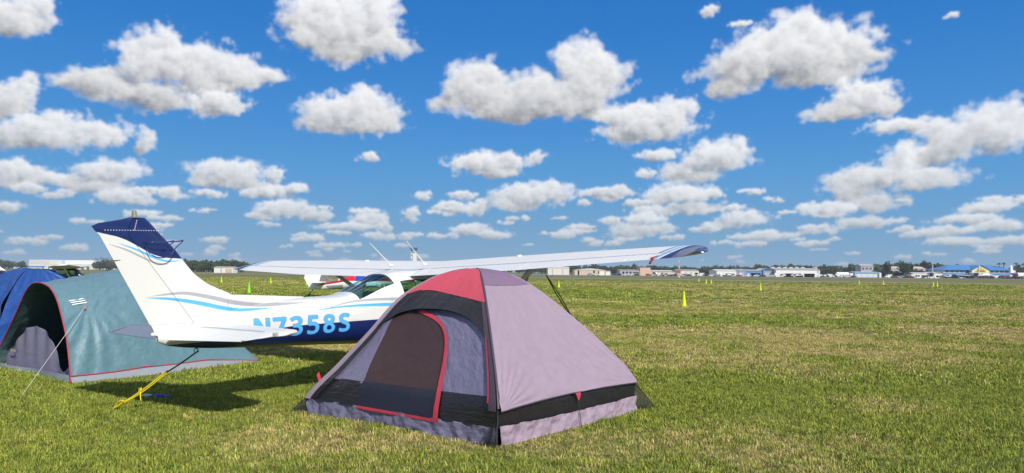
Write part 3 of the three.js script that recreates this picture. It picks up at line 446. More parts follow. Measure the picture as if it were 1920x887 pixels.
  const wc = document.createElement('canvas'); wc.width = 1024; wc.height = 256; const wg = wc.getContext('2d'), WX = (w) => w / 5.6 * 1024, WY = (x) => 256 - x * 256;
  wg.fillStyle = '#e0e0dd'; wg.fillRect(0, 0, 1024, 256);
  const band = (w0, w1, col) => { wg.fillStyle = col; wg.beginPath(); for (let i = 0; i <= 20; i++) { const x = i / 20; wg.lineTo(WX(w0 - 0.16 * x * x), WY(x)); } for (let i = 20; i >= 0; i--) { const x = i / 20; wg.lineTo(WX(w1 - 0.16 * x * x), WY(x)); } wg.fill(); };
  band(4.86, 4.92, '#7d868c'); band(4.97, 5.04, BLUE); band(5.09, 5.7, NAVY);
  wg.strokeStyle = 'rgba(130,130,130,0.5)'; wg.lineWidth = 1; for (let w = 0.55; w < 5; w += 0.62) { wg.beginPath(); wg.moveTo(WX(w), 0); wg.lineTo(WX(w), 256); wg.stroke(); } for (const x of [0.28, 0.6]) { wg.beginPath(); wg.moveTo(0, WY(x)); wg.lineTo(WX(5), WY(x)); wg.stroke(); }
  const wt = new THREE.CanvasTexture(wc); wt.colorSpace = THREE.SRGBColorSpace; wt.magFilter = THREE.LinearFilter;
  const main = makeAircraft({ at: [-2.18, 0, -12.9], heading: 36 * Math.PI / 180, pitch: 0.8 * Math.PI / 180, roll: -1.2 * Math.PI / 180, paint: scheme, wingPaint: wt, tip: [0.012, 0.03, 0.14], detail: true, wheelDrop: { 1: -0.035, '-1': 0.015, nose: -0.04 } });
  tag(main, 'white high-wing light aircraft with navy belly and fin top, registration N7358S', 'aircraft');
  const scheme2 = paintCanvas((g, X, Y) => { g.fillStyle = '#17203f'; g.fillRect(0, 0, 2048, 1366); g.fillStyle = '#eeeeea'; g.fillRect(X(9), Y(3), X(7.2) - X(9), Y(1.75) - Y(3)); g.fillStyle = '#b3204a'; for (const s of [1.15, 1.45]) { g.beginPath(); g.arc(X(s), Y(1.25), 22, 0, 7); g.fill(); } });
  const navy = makeAircraft({ at: [-35.6, 0, -58], heading: 68 * Math.PI / 180, paint: scheme2, tip: [0.75, 0.75, 0.73] });
  tag(navy, 'navy blue high-wing aircraft with white wings, parked beyond the tents', 'aircraft');
}

// ---------------------------------------------------------------- tents
const fabricBump = dataTex(512, (x, y) => { const w = tfbm(x, y, 4, 4, 3), k = Math.abs(tfbm(x + w * 0.12, y, 6, 4, 8) - 0.5) * 2, f = tfbm(x, y, 24, 3, 12); const v = clamp(k * 0.75 + f * 0.25); return [v, v, v]; });
const weave = dataTex(256, (x, y) => { const k = 0.9 + 0.16 * (tfbm(x, y, 12, 4, 31) - 0.5) + 0.05 * (hash2(x * 256 | 0, y * 256 | 0) - 0.5); return [k, k, k]; });
const fabric = (r, g, b, rough = 0.55, bump = 0.012, rep = 1) => { const B = fabricBump.clone(); B.repeat.set(rep, rep); B.needsUpdate = true; return phys(r, g, b, rough, { map: weave, bumpMap: B, bumpScale: bump * 0.35}); };
const puck = (seed, x, y, amp, f) => (fbm2(x * f + seed * 7.3, y * f + seed * 3.1, 4) - 0.5) * 2 * amp; // wrinkle depth
function dome(center, K, T, apexY) { // crossed-pole tent: corners K (from the centre), ridge tables T [height, fraction towards the apex]
  const ridge = (k, y) => { const t = curve(T[k], y); return [K[k][0] * (1 - t), y, K[k][1] * (1 - t)]; };
  const at = (k1, k2, u, y, off = 0) => {
    const a = ridge(k1, y), b = ridge(k2, y), a2 = ridge(k1, Math.min(apexY, y + 0.03)), b2 = ridge(k2, Math.min(apexY, y + 0.03));
    const p = V(lerp(a[0], b[0], u), y, lerp(a[2], b[2], u)), q = V(lerp(a2[0], b2[0], u), y + 0.03, lerp(a2[2], b2[2], u)), along = V(K[k2][0] - K[k1][0], 0, K[k2][1] - K[k1][1]), n = along.cross(q.sub(p)).normalize();
    if (n.x * (K[k1][0] + K[k2][0]) + n.z * (K[k1][1] + K[k2][1]) < 0) n.negate(); if (n.y < 0) n.y = 0;
    const sag = -0.045 * Math.sin(Math.PI * clamp(u)) * Math.sin(Math.PI * clamp(y / apexY)); p.addScaledVector(n, off + sag); return [p.x, Math.max(0.012, p.y), p.z];
  };
  return { ridge, at };
}
{ // the mauve and red dome tent
  const K = { L: [-2.22, 0.14], F: [0.33, 2.0], R: [2.2, -0.18], B: [-0.33, -2.04] };
  const T = { L: [[0, -0.02], [0.2, -0.035], [0.62, 0.145], [1.07, 0.335], [1.58, 0.54], [1.855, 0.745], [1.94, 0.87], [1.98, 1]], F: [[0, 0.0], [0.42, -0.025], [0.7, 0.06], [0.915, 0.17], [1.36, 0.41], [1.705, 0.63], [1.91, 0.82], [1.98, 1]], R: [[0, 0], [0.405, -0.01], [0.915, 0.2], [1.36, 0.435], [1.705, 0.64], [1.91, 0.82], [1.98, 1]] }; T.B = T.R;
  const root = thing('dome_tent', [-0.48, 0, -10.3]); tag(root, 'mauve dome tent with coral red top panel and arched mesh door', 'tent');
  const { ridge, at } = dome([0, 0], K, T, 1.98);
  const mauve = fabric(0.35, 0.27, 0.345, 0.6, 0.006, 0.8), purple = fabric(0.225, 0.145, 0.235, 0.6, 0.006, 0.8), coral = fabric(0.66, 0.085, 0.13, 0.55, 0.006), black = fabric(0.02, 0.018, 0.022, 0.34, 0.03, 0.9), grape = fabric(0.085, 0.062, 0.085, 0.5, 0.012, 1.2), lilac = fabric(0.2, 0.185, 0.29, 0.3, 0.05, 0.9), brown = Object.assign(fabric(0.075, 0.04, 0.04, 0.5, 0.04, 0.7), { transparent: true, opacity: 0.86 }), ink = fabric(0.018, 0.018, 0.035, 0.42, 0.012, 1), red = fabric(0.62, 0.05, 0.085, 0.5, 0.006, 2), net = phys(0.02, 0.02, 0.022, 0.8, { transparent: true, opacity: 0.72 }), cordM = mat(0.03, 0.03, 0.03, 0.8);
  const patch = (parent, name, k1, k2, uF, yF, off, m, o = {}) => part(parent, name, sheet((a, b) => { const u = uF(a, b), y = yF(a, b), of = typeof off === 'function' ? off(a, b) : off; return at(k1, k2, u, y, of + puck(o.seed ?? 1, u * 3, y, o.amp ?? 0.006, o.f ?? 2.2)); }, o.na ?? 36, o.nb ?? 24, o.uv ?? [3, 1]), m);
  const dl = (y) => table([[0.19, 0.309], [0.52, 0.232], [0.87, 0.165], [1.25, 0.1], [1.46, 0.07]], y), zp = (y) => curve([[0.18, 0.722], [0.6, 0.689], [0.9, 0.677], [1.13, 0.647], [1.25, 0.598], [1.32, 0.541], [1.38, 0.45], [1.42, 0.34], [1.46, 0.2]], y);
  const rb = (u) => curve([[0, 1.6], [0.07, 1.655], [0.25, 1.685], [0.45, 1.665], [0.75, 1.61], [1, 1.545]], u), ab = (u) => curve([[0, 1.08], [0.06, 1.25], [0.18, 1.385], [0.365, 1.425], [0.595, 1.43], [0.75, 1.395], [0.85, 1.335], [0.935, 1.21], [0.962, 1.12]], u);
  // inner wall with the door
  const body = new THREE.Group(); body.name = 'inner_tent'; root.add(body);
  patch(body, 'groundsheet_skirt', 'L', 'F', (a) => a, (a, b) => lerp(0, 0.215, b), (a, b) => 0.03 * (1 - b), lilac, { amp: 0.045, f: 8, na: 150, nb: 12, uv: [3, 0.3] });
  patch(body, 'lower_wall', 'L', 'F', (a) => a, (a, b) => lerp(0.2, 0.5 + 0.05 * a, b), 0.005, black, { amp: 0.01, na: 80 });
  patch(body, 'wall_panel', 'L', 'F', (a, b) => lerp(0, dl(lerp(0.49, 1.46, b)), a), (a, b) => lerp(0.49, 1.46, b), 0.0, lilac, { amp: 0.01, f: 4, na: 20, nb: 50, uv: [0.8, 1] });
  patch(body, 'wall_panel', 'L', 'F', (a, b) => lerp(zp(lerp(0.53, 1.46, b)), 1, a), (a, b) => lerp(0.53, 1.46, b), 0.0, lilac, { amp: 0.012, f: 4, seed: 4, na: 40, nb: 50, uv: [1, 1] });
  const door = patch(body, 'mesh_door', 'L', 'F', (a, b) => { const y = lerp(0.5, 1.46, b); return lerp(dl(y), zp(y), a); }, (a, b) => lerp(0.5, 1.46, b), 0.006, brown, { amp: 0.016, f: 1.6, seed: 6, na: 40, nb: 50, uv: [1, 1] });
  patch(door, 'door_foot', 'L', 'F', (a, b) => { const y = lerp(0.2, 0.52, b); return lerp(dl(y), zp(y), a); }, (a, b) => lerp(0.2, 0.515 + 0.02 * a, b), 0.014, ink, { amp: 0.008, na: 50, uv: [1, 0.4] });
  patch(door, 'zip_flap', 'L', 'F', (a, b) => { const y = lerp(0.18, 1.425, b); return zp(y) + (a - 0.5) * 0.024; }, (a, b) => lerp(0.18, 1.425, b) + (a - 0.5) * 0.04 * smooth(0.8, 1, b), 0.024, red, { amp: 0.006, f: 6, na: 4, nb: 60, uv: [0.1, 1.5] });
  patch(door, 'zip_flap', 'L', 'F', (a) => lerp(0.3, 0.735, a), (a, b) => lerp(0.18, 0.215, b) - 0.01 * a, 0.026, red, { amp: 0.008, f: 6, na: 60, nb: 4, uv: [1.5, 0.1] });
  part(body, 'tent_floor', (() => { const g = new THREE.ShapeGeometry(new THREE.Shape(['L', 'F', 'R', 'B'].map((k) => new THREE.Vector2(K[k][0] * 0.98, -K[k][1] * 0.98)))); g.rotateX(-Math.PI / 2); g.translate(0, 0.025, 0); return g; })(), fabric(0.12, 0.12, 0.16, 0.6));
  // rain fly
  const fly = new THREE.Group(); fly.name = 'rain_fly'; root.add(fly);
  patch(fly, 'top_panel', 'L', 'F', (a) => lerp(0.012, 1, a), (a, b) => lerp(rb(a), 1.979, b), 0.03, coral, { na: 40, uv: [2, 0.6] });
  patch(fly, 'door_hood', 'L', 'F', (a) => lerp(0.03, 0.962, a), (a, b) => lerp(ab(lerp(0.03, 0.962, a)), rb(lerp(0.03, 0.962, a)), b), (a, b) => 0.03 + 0.06 * (1 - b) * Math.sin(Math.PI * a), black, { amp: 0.02, f: 3.5, seed: 9, na: 70, nb: 20, uv: [2, 0.5] });
  patch(fly, 'fly_edge', 'L', 'F', (a) => lerp(-0.005, 0.028, a), (a, b) => lerp(0.2, 1.64, b), 0.03, mauve, { na: 4, nb: 50, uv: [0.1, 1.5] });
  patch(fly, 'fly_edge', 'L', 'F', (a) => lerp(0.028, 0.062, a), (a, b) => lerp(0.22, 1.3, b), 0.032, black, { na: 4, nb: 50, uv: [0.1, 1.5] });
  patch(fly, 'fly_edge', 'L', 'F', (a, b) => lerp(0.962, 1.0, a), (a, b) => lerp(0.4, 1.548, b), 0.034, grape, { na: 5, nb: 50, uv: [0.1, 1.5] });
  patch(fly, 'side_zip', 'L', 'F', (a, b) => lerp(0.958, 0.966, a) + 0.012 * b, (a, b) => lerp(0.47, 1.15, b), 0.046, red, { na: 2, nb: 30, amp: 0.003 });
  const hem = (u) => 0.4 + 0.035 * Math.sin(Math.PI * clamp(u));
  for (const [p, q, s] of [['F', 'R', 2], ['R', 'B', 3], ['B', 'L', 5]]) {
    patch(fly, 'side_panel', p, q, (a) => a, (a, b) => lerp(hem(a), 1.76, b), (a, b) => 0.03 + 0.015 * (1 - b) ** 4 + [0, 1].reduce((t, c) => { const dx = (a - c) * 2.2, dy = b * 1.5, d = Math.hypot(dx, dy); return t + 0.008 * Math.sin(Math.atan2(dy, Math.abs(dx)) * 26 + fbm2(a * 5, b * 5) * 4) * smooth(1.0, 0.12, d) * smooth(0, 0.15, d); }, 0) + 0.006 * Math.sin(b * 34 + a * 9 + fbm2(a * 4, b * 4) * 7) * smooth(0.45, 0.05, b), mauve, { amp: 0.009, f: 1.3, seed: s, na: 110, nb: 80, uv: [2.5, 1.6] });
    patch(fly, 'crown_panel', p, q, (a) => a, (a, b) => lerp(1.755, 1.979, b), 0.034, purple, { na: 30, nb: 14, uv: [1.2, 0.5] });
    patch(body, 'lower_wall', p, q, (a) => a, (a, b) => lerp(0.19, 0.5, b), 0.0, black, { amp: 0.008, seed: s, na: 70, nb: 10, uv: [3, 0.4] });
    patch(body, 'groundsheet_skirt', p, q, (a) => a, (a, b) => lerp(0, 0.235 - 0.03 * Math.sin(3 * a), b), (a, b) => 0.03 + 0.035 * (1 - b), mauve, { amp: 0.045, f: 8, seed: s + 20, na: 170, nb: 14, uv: [3, 0.3] });
    part(fly, 'hem_tape', tube(Array.from({ length: 13 }, (_, i) => at(p, q, i / 12, hem(i / 12), 0.047)), 0.009, 6), grape);
    part(fly, 'hem_tab', sheet((a, b) => { const P = at(p, q, 0.52 + (a - 0.5) * 0.042 * (1 - 0.85 * b), hem(0.52) - 0.095 * b, 0.05); return P; }, 4, 5), red);
    part(body, 'tension_cord', tube([at(p, q, 0.52, 0.34, 0.05), at(p, q, 0.52, 0.2, 0.06), at(p, q, 0.52, 0.02, 0.09)], 0.005, 5), cordM);
  }
  for (const k of ['L', 'F', 'R', 'B']) part(fly, 'pole_sleeve', tube(Array.from({ length: 16 }, (_, i) => { const y = lerp(k === 'L' ? 0.22 : 0.42, 1.98, (i / 15) ** 0.8), r = ridge(k, y), d = Math.hypot(K[k][0], K[k][1]); return [r[0] + K[k][0] / d * 0.022, y + 0.012, r[2] + K[k][1] / d * 0.022]; }), 0.016, 7, 60), k === 'F' ? grape : mauve);
  // mesh wings at the corners, cords and pegs
  const stake = { L: [-2.52, 0.15], R: [2.56, -0.35], F: [0.32, 2.16], B: [-0.4, -2.4] };
  for (const k of ['L', 'R', 'F', 'B']) {
    const top = ridge(k, k === 'L' ? 0.34 : 0.42), base = [K[k][0], 0.02, K[k][1]], s = stake[k], sx = k === 'F' ? -0.16 : 0, top2 = [top[0], top[1], top[2]];
    part(body, 'mesh_wing', sheet((a, b) => { const e = [lerp(base[0] + sx, s[0], a), 0.015, lerp(base[2], s[1], a)], q = lerp(0, 1, b); return [lerp(e[0], top2[0], q) + 0.01 * Math.sin(a * 9), lerp(e[1], top2[1], q), lerp(e[2], top2[2], q) + 0.01 * Math.sin(b * 7)]; }, 8, 8), net);
    part(body, 'corner_cord', tube([top2, [s[0], 0.02, s[1]]], 0.006, 5), cordM);
    part(body, 'corner_cord', tube([top2, base], 0.007, 5), cordM);
    part(body, 'tent_peg', rod([s[0], -0.05, s[1]], [s[0] * 1.008, 0.05, s[1] * 1.008], 0.005), mat(0.4, 0.4, 0.4, 0.4, { metalness: 0.8 }));
  }
  part(root, 'side_toggle', sheet((a, b) => [-2.16 - 0.03 * b + 0.02 * a, 0.42 + 0.1 * b + 0.03 * a, 0.08 - 0.06 * a], 3, 3), red);
}
{ // the teal tent behind the tail
  const A = V(-7.35, 0, -12.44), B = V(-5.3, 0, -15.8), C = V(-10.2, 0, -14.7), O = V(-7.45, 0, -15.1);
  const root = thing('tunnel_tent', [O.x, 0, O.z]); tag(root, 'teal tent with red piping and open lilac porch, behind the aircraft tail', 'tent');
  const arch = [[0, 0], [0.018, 0.3], [0.055, 0.75], [0.105, 1.08], [0.175, 1.42], [0.26, 1.61], [0.38, 1.685], [0.47, 1.66], [0.56, 1.5], [0.63, 1.28], [0.71, 1.02], [0.81, 0.72], [0.925, 0.36], [1, 0]];
  const len = [0]; for (let i = 1; i < arch.length; i++) len.push(len[i - 1] + Math.hypot((arch[i][0] - arch[i - 1][0]) * 2.68, arch[i][1] - arch[i - 1][1]));
  const L = len[len.length - 1], lat = (v) => curve(arch.map((a, i) => [len[i] / L, a[0]]), v), hgt = (v) => { const k = arch.map((a, i) => [len[i] / L, a[1]]); return v < len[6] / L ? curve(k.slice(0, 7), v) : curve(k.slice(6), v); };
  const H = (u) => curve([[-0.05, 0.985], [0, 1], [0.25, 1.1], [0.5, 1.175], [0.68, 1.1], [0.85, 0.72], [0.95, 0.36], [1, 0.12]], u);
  const P = (u, v, out = 0) => { const l = lat(v), y = hgt(v) * H(u), p = A.clone().addScaledVector(B.clone().sub(A), u).addScaledVector(C.clone().sub(A), l + (0.5 - l) * 0.55 * smooth(0.15, 1, u) * clamp(y / 1.9)), n = B.clone().sub(A).normalize(); const o = C.clone().sub(A).normalize().multiplyScalar((l - 0.5) * 2 * out); p.add(o); return [p.x - O.x, Math.max(0.01, y + out * 0.5 * clamp(y)), p.z - O.z]; };
  const teal = fabric(0.125, 0.245, 0.295, 0.48, 0.06, 0.55), grey = fabric(0.3, 0.33, 0.37, 0.5, 0.02, 1.2), lilac = fabric(0.3, 0.27, 0.4, 0.55, 0.015), pipe = mat(0.42, 0.05, 0.09, 0.6);
  const v0 = 0.03, fold = (u, v) => { const d = Math.hypot((u - 0.13) * 4, (v - 0.3) * 3.4), a = Math.atan2(v - 0.3, u - 0.13); return (Math.sin(a * 17 + fbm2(u * 6, v * 6) * 5) * 0.022 * smooth(1.9, 0.15, d) + puck(2, u * 4, v * 3, 0.035, 1.6)); };
  part(root, 'fly_sheet', sheet((a, b) => P(a, lerp(v0, 1 - v0, b), fold(a, lerp(v0, 1 - v0, b))), 90, 80, [4, 4.5]), teal);
  part(root, 'fly_skirt', sheet((a, b) => { const p = P(a, lerp(0.004, v0 * 0.98, b), 0.02 + 0.05 * (1 - b) + 0.012 * Math.sin(a * 21) * (1 - b)); return [p[0], lerp(0.012, P(a, v0)[1], b), p[2]]; }, 70, 5, [4, 0.2]), grey);
  part(root, 'fly_skirt', sheet((a, b) => P(a, 1 - lerp(0, v0, b), 0.04 * (1 - b)), 40, 4, [4, 0.2]), grey);
  part(root, 'piping', tube(Array.from({ length: 31 }, (_, i) => P(0, lerp(v0 * 0.3, 1 - v0, i / 30), 0.012)), 0.013, 6, 90), pipe);
  part(root, 'piping', tube(Array.from({ length: 25 }, (_, i) => { const p = P(i / 24, v0, 0.035); return [p[0], p[1] + 0.012 - 0.018 * Math.abs(Math.sin(i / 24 * Math.PI * 3)), p[2]]; }), 0.011, 6, 72), pipe);
  part(root, 'tent_floor', sheet((a, b) => { const p = A.clone().addScaledVector(B.clone().sub(A), lerp(0.03, 0.97, a)).addScaledVector(C.clone().sub(A), lerp(0.04, 0.96, b)); return [p.x - O.x, 0.02, p.z - O.z]; }, 6, 6, [3, 3]), fabric(0.12, 0.13, 0.17, 0.6));
  const lil = (l) => table([[0.03, 0.03], [0.13, 0.3], [0.2, 0.1], [0.24, 0.2], [0.34, 0.64], [0.45, 0.82], [0.53, 0.88], [0.69, 0.8], [0.8, 0.55], [0.97, 0.15]], l);
  part(root, 'inner_door', sheet((a, b) => { const l = lerp(0.06, 0.97, a), p = A.clone().addScaledVector(B.clone().sub(A), 0.045 + 0.005 * Math.sin(l * 44 + b) * b).addScaledVector(C.clone().sub(A), l); return [p.x - O.x, 0.02 + lil(l) * b * 0.98, p.z - O.z]; }, 80, 14, [2.5, 1]), lilac);
  part(root, 'porch_sill', sheet((a, b) => { const l = lerp(0.0, 1, a), p = A.clone().addScaledVector(B.clone().sub(A), 0.01 - 0.012 * Math.sin(a * 9)).addScaledVector(C.clone().sub(A), l); return [p.x - O.x + 0.03 * (1 - b), lerp(0.012, 0.12 + 0.03 * Math.sin(a * 5 + 1), b), p.z - O.z + 0.05 * (1 - b)]; }, 40, 6, [2.6, 0.2]), grey);
  part(root, 'porch_pole', tube([P(0.03, 0.2, -0.03), P(0.05, 0.45, -0.05), P(0.04, 0.72, -0.04), P(0.03, 0.9, -0.02)], 0.008, 6), mat(0.05, 0.05, 0.05, 0.5));
  part(root, 'maker_label', sheet((a, b) => { const l = lerp(0.86, 0.78, a), p = A.clone().addScaledVector(B.clone().sub(A), 0.03).addScaledVector(C.clone().sub(A), l); return [p.x - O.x, 0.33 + 0.05 * b, p.z - O.z]; }, 2, 2), mat(0.5, 0.42, 0.3, 0.6));
  // guy point: reflective bars, toggle and the line down to its peg
  const gp = P(0.1, 0.27, 0.05), peg = [-7.37 - O.x, 0.02, -11.22 - O.z];
  part(root, 'toggle', new THREE.SphereGeometry(0.03, 8, 6).scale(0.8, 1.2, 0.8).translate(...gp), mat(0.55, 0.2, 0.1, 0.6));
  part(root, 'guy_line', tube([gp, peg], 0.0038, 5, 2), mat(0.6, 0.6, 0.52, 0.7));
  part(root, 'tent_peg', rod([peg[0], -0.06, peg[2]], [peg[0] + 0.02, 0.06, peg[2] - 0.02], 0.006), mat(0.4, 0.4, 0.4, 0.4));
  for (let i = 0; i < 3; i++) part(root, 'reflective_bar', sheet((a, b) => P(lerp(0.055, 0.12, a) - i * 0.004, 0.292 + i * 0.0085 + 0.004 * b, 0.022 + fold(0.1, 0.3)), 8, 1), mat(0.8, 0.82, 0.82, 0.3));
}
{ // the blue tent beyond it
  const K = { L: [-1.9, 0.5], F: [0.3, 1.75], R: [1.55, -0.5], B: [-0.4, -1.8] }, tb = [[0, -0.02], [0.5, 0.02], [1, 0.2], [1.45, 0.42], [1.75, 0.65], [1.9, 0.85], [1.93, 1]], T = { L: tb, F: tb, R: tb, B: tb };
  const root = thing('dome_tent', [-10.85, 0, -16.9]); tag(root, 'blue dome tent with pale wall, half hidden behind the teal tent', 'tent');
  const { ridge, at } = dome([0, 0], K, T, 1.93), blue = fabric(0.014, 0.075, 0.3, 0.45, 0.06, 0.6), pale = fabric(0.55, 0.52, 0.56, 0.6, 0.015), trim = mat(0.7, 0.7, 0.72, 0.6);
  for (const [p, q, m] of [['L', 'F', blue], ['F', 'R', blue], ['R', 'B', blue], ['B', 'L', blue]]) {
    const edge = (u) => (p === 'L' ? 0.75 + 0.5 * Math.sin(Math.PI * clamp(u)) : 0.3);
    part(root, 'fly_panel', sheet((a, b) => at(p, q, a, lerp(edge(a), 1.929, b), 0.03 + puck(5, a * 3, b * 2, 0.06, 2.2)), 40, 30, [2.2, 2]), m);
    part(root, 'wall', sheet((a, b) => at(p, q, a, lerp(0, edge(a) + 0.1, b), 0), 30, 10, [2.2, 1]), pale);
    part(root, 'trim', tube(Array.from({ length: 13 }, (_, i) => at(p, q, i / 12, edge(i / 12), 0.045)), 0.014, 6), trim);
  }
}
// ---------------------------------------------------------------- tie-downs and the things on the grass
{
  const yellow = mat(0.78, 0.6, 0.015, 0.6), olive = mat(0.07, 0.075, 0.03, 0.85);
  const ring = V(-4.23, 0.85, -10.07), anchor = V(-5.46, 0.03, -10.23), at = (t, dy = 0, dz = 0) => { const p = ring.clone().lerp(anchor, t); return [p.x, p.y + dy, p.z + dz]; };
  const rope = thing('tie_down_rope', [anchor.x, 0, anchor.z]), loc = (p) => [p[0] - anchor.x, p[1], p[2] - anchor.z], R = (pts, r, m, name) => part(rope, name, tube(pts.map(loc), r, 6, pts.length * 6), m);
  tag(rope, 'yellow tie-down rope pegged to the grass under the aircraft tail', 'rope');
  R([at(0), at(0.2, -0.01), at(0.4)], 0.011, olive, 'upper_rope'); R([at(0.36, 0.012), at(0.7, -0.02), at(1)], 0.0098, yellow, 'lower_rope'); R([at(0.36, -0.018, 0.02), at(0.68, -0.05, 0.02), at(0.98, 0.0, 0.02)], 0.0098, yellow, 'lower_rope');
  R([at(0.67, 0.02), at(0.66, 0.0, 0.03), at(0.68, -0.04, 0.01), at(0.7, 0.0, -0.02), at(0.69, 0.035, 0.0)], 0.011, yellow, 'knot'); R([at(0.67, -0.02, 0.02), at(0.655, -0.1, 0.05), at(0.645, -0.16, 0.06)], 0.008, yellow, 'loose_end');
  R([at(0.98, 0.02), at(0.9, 0.03, 0.05), at(0.85, 0.0, 0.06), at(0.92, -0.02, 0.04), at(1, 0, 0.01)], 0.012, yellow, 'knot');
  part(rope, 'ground_anchor', rod([0, -0.1, 0], [-0.02, 0.05, 0], 0.012), mat(0.3, 0.3, 0.3, 0.5, { metalness: 0.7 }));
  const w0 = V(0.56, 1.9, -12.15), w1 = V(1.75, 0.02, -12.8), rp = thing('tie_down_rope', [1.75, 0, -12.8]); tag(rp, 'olive tie-down rope slanting from the wing strut down behind the mauve tent', 'rope');
  const q = (t, d) => { const p = w0.clone().lerp(w1, t); return [p.x - 1.75 + d, p.y, p.z + 12.8]; };
  part(rp, 'strand', tube([q(0, 0), q(0.2, 0.022), q(0.42, 0.0), q(1, 0)], 0.0105, 6, 24), mat(0.12, 0.115, 0.03, 0.8)); part(rp, 'strand', tube([q(0, 0), q(0.2, -0.022), q(0.42, 0.0), q(0.7, 0.012), q(1, 0)], 0.0105, 6, 24), mat(0.12, 0.115, 0.03, 0.8));
  part(rp, 'knot', new THREE.SphereGeometry(0.032, 8, 6).scale(0.8, 1.5, 0.8).translate(...q(0.42, 0)), mat(0.1, 0.1, 0.03, 0.85)); part(rp, 'loose_end', tube([q(0.42, 0), q(0.38, 0.05), q(0.43, 0.08)], 0.009, 5), mat(0.1, 0.1, 0.03, 0.85));
  const cl = thing('work_gloves', [-5.38, 0, -11.22]); tag(cl, 'blue and white cloth gloves lying on the grass by the yellow rope', 'gloves');
  const lump = (x, z, len, wid, h, yaw, m, name) => { const g = new THREE.SphereGeometry(1, 18, 12); const p = g.attributes.position; for (let i = 0; i < p.count; i++) { const a = p.getX(i), b = p.getY(i), c = p.getZ(i), k = 1 + 0.35 * (fbm2(a * 2.2 + x * 9, c * 2.2 + b) - 0.5); p.setXYZ(i, a * len * k, Math.max(0, b * h * k + h * 0.7), c * wid * k); } g.rotateY(yaw); g.translate(x, 0.02, z); g.computeVertexNormals(); return part(cl, name, g, m); };
  const bl = mat(0.03, 0.1, 0.5, 0.8), wh = mat(0.55, 0.56, 0.6, 0.85);
  lump(0.08, 0, 0.11, 0.05, 0.03, 0.2, bl, 'palm'); for (let i = 0; i < 4; i++) lump(0.19 + 0.012 * (i % 2), -0.04 + i * 0.025, 0.05, 0.013, 0.02, 0.1 - i * 0.1, bl, 'finger'); lump(0.07, 0.07, 0.045, 0.015, 0.02, -0.8, bl, 'thumb'); lump(-0.1, 0.02, 0.09, 0.05, 0.03, 0.4, wh, 'cuff');
}

// ---------------------------------------------------------------- marker cones
{
  const lime = phys(0.5, 0.78, 0.01, 0.45), yel = phys(0.72, 0.8, 0.01, 0.45), green = phys(0.25, 0.72, 0.02, 0.45), baseM = mat(0.2, 0.3, 0.02, 0.8);
  const make = (m) => { const g = new THREE.Group(); g.name = 'marker_cone'; part(g, 'cone', new THREE.LatheGeometry([[0.16, 0.025], [0.15, 0.06], [0.035, 0.9], [0.03, 0.925], [0, 0.925]].map((p) => new THREE.Vector2(...p)), 18), m); part(g, 'base', (() => { const s = new THREE.Shape(); for (let i = 0; i < 8; i++) { const a = (i + 0.5) * Math.PI / 4, r = 0.21; s.lineTo(Math.cos(a) * r, Math.sin(a) * r); } return new THREE.ExtrudeGeometry(s, { depth: 0.03, bevelEnabled: false }).rotateX(-Math.PI / 2); })(), m === green ? green : baseM); return g; };
  const protos = { lime: make(lime), yellow: make(yel), green: make(green) };
  const spots = [[10.05, 43.5, 'yellow', 'lone fluorescent yellow marker cone, largest on the open field'], [29.2, 87.5, 'yellow', 'yellow marker cone standing alone past the large cone'], [5.85, 93, 'yellow', 'yellow marker cone in front of the wing tie-down rope'], [42.4, 169, 'yellow'], [36.0, 138, 'yellow'], [36.9, 138, 'yellow'], [68.5, 147, 'lime'], [70.8, 142, 'yellow'], [72.4, 128, 'yellow'], [73.1, 128, 'yellow'], [-21.7, 61.5, 'green', 'bright green marker cone seen just above the white rear fuselage'], [-42.5, 109, 'lime'], [-34.0, 105, 'lime'], [-26.2, 95, 'green', 'green marker cone close to the tail of the red, white and blue aeroplane']];
  for (const [x, d, k, l] of spots) { const c = protos[k].clone(); c.name = numbered('marker_cone'); c.position.set(x, 0, -d); c.rotation.y = x * 1.7; tag(c, l ?? (k === 'yellow' ? 'small far yellow marker cone beside the runway' : 'small far lime green marker cone out on the field'), 'cone', k === 'yellow' ? 'yellow marker cones' : 'lime marker cones'); scene.add(c); }
}
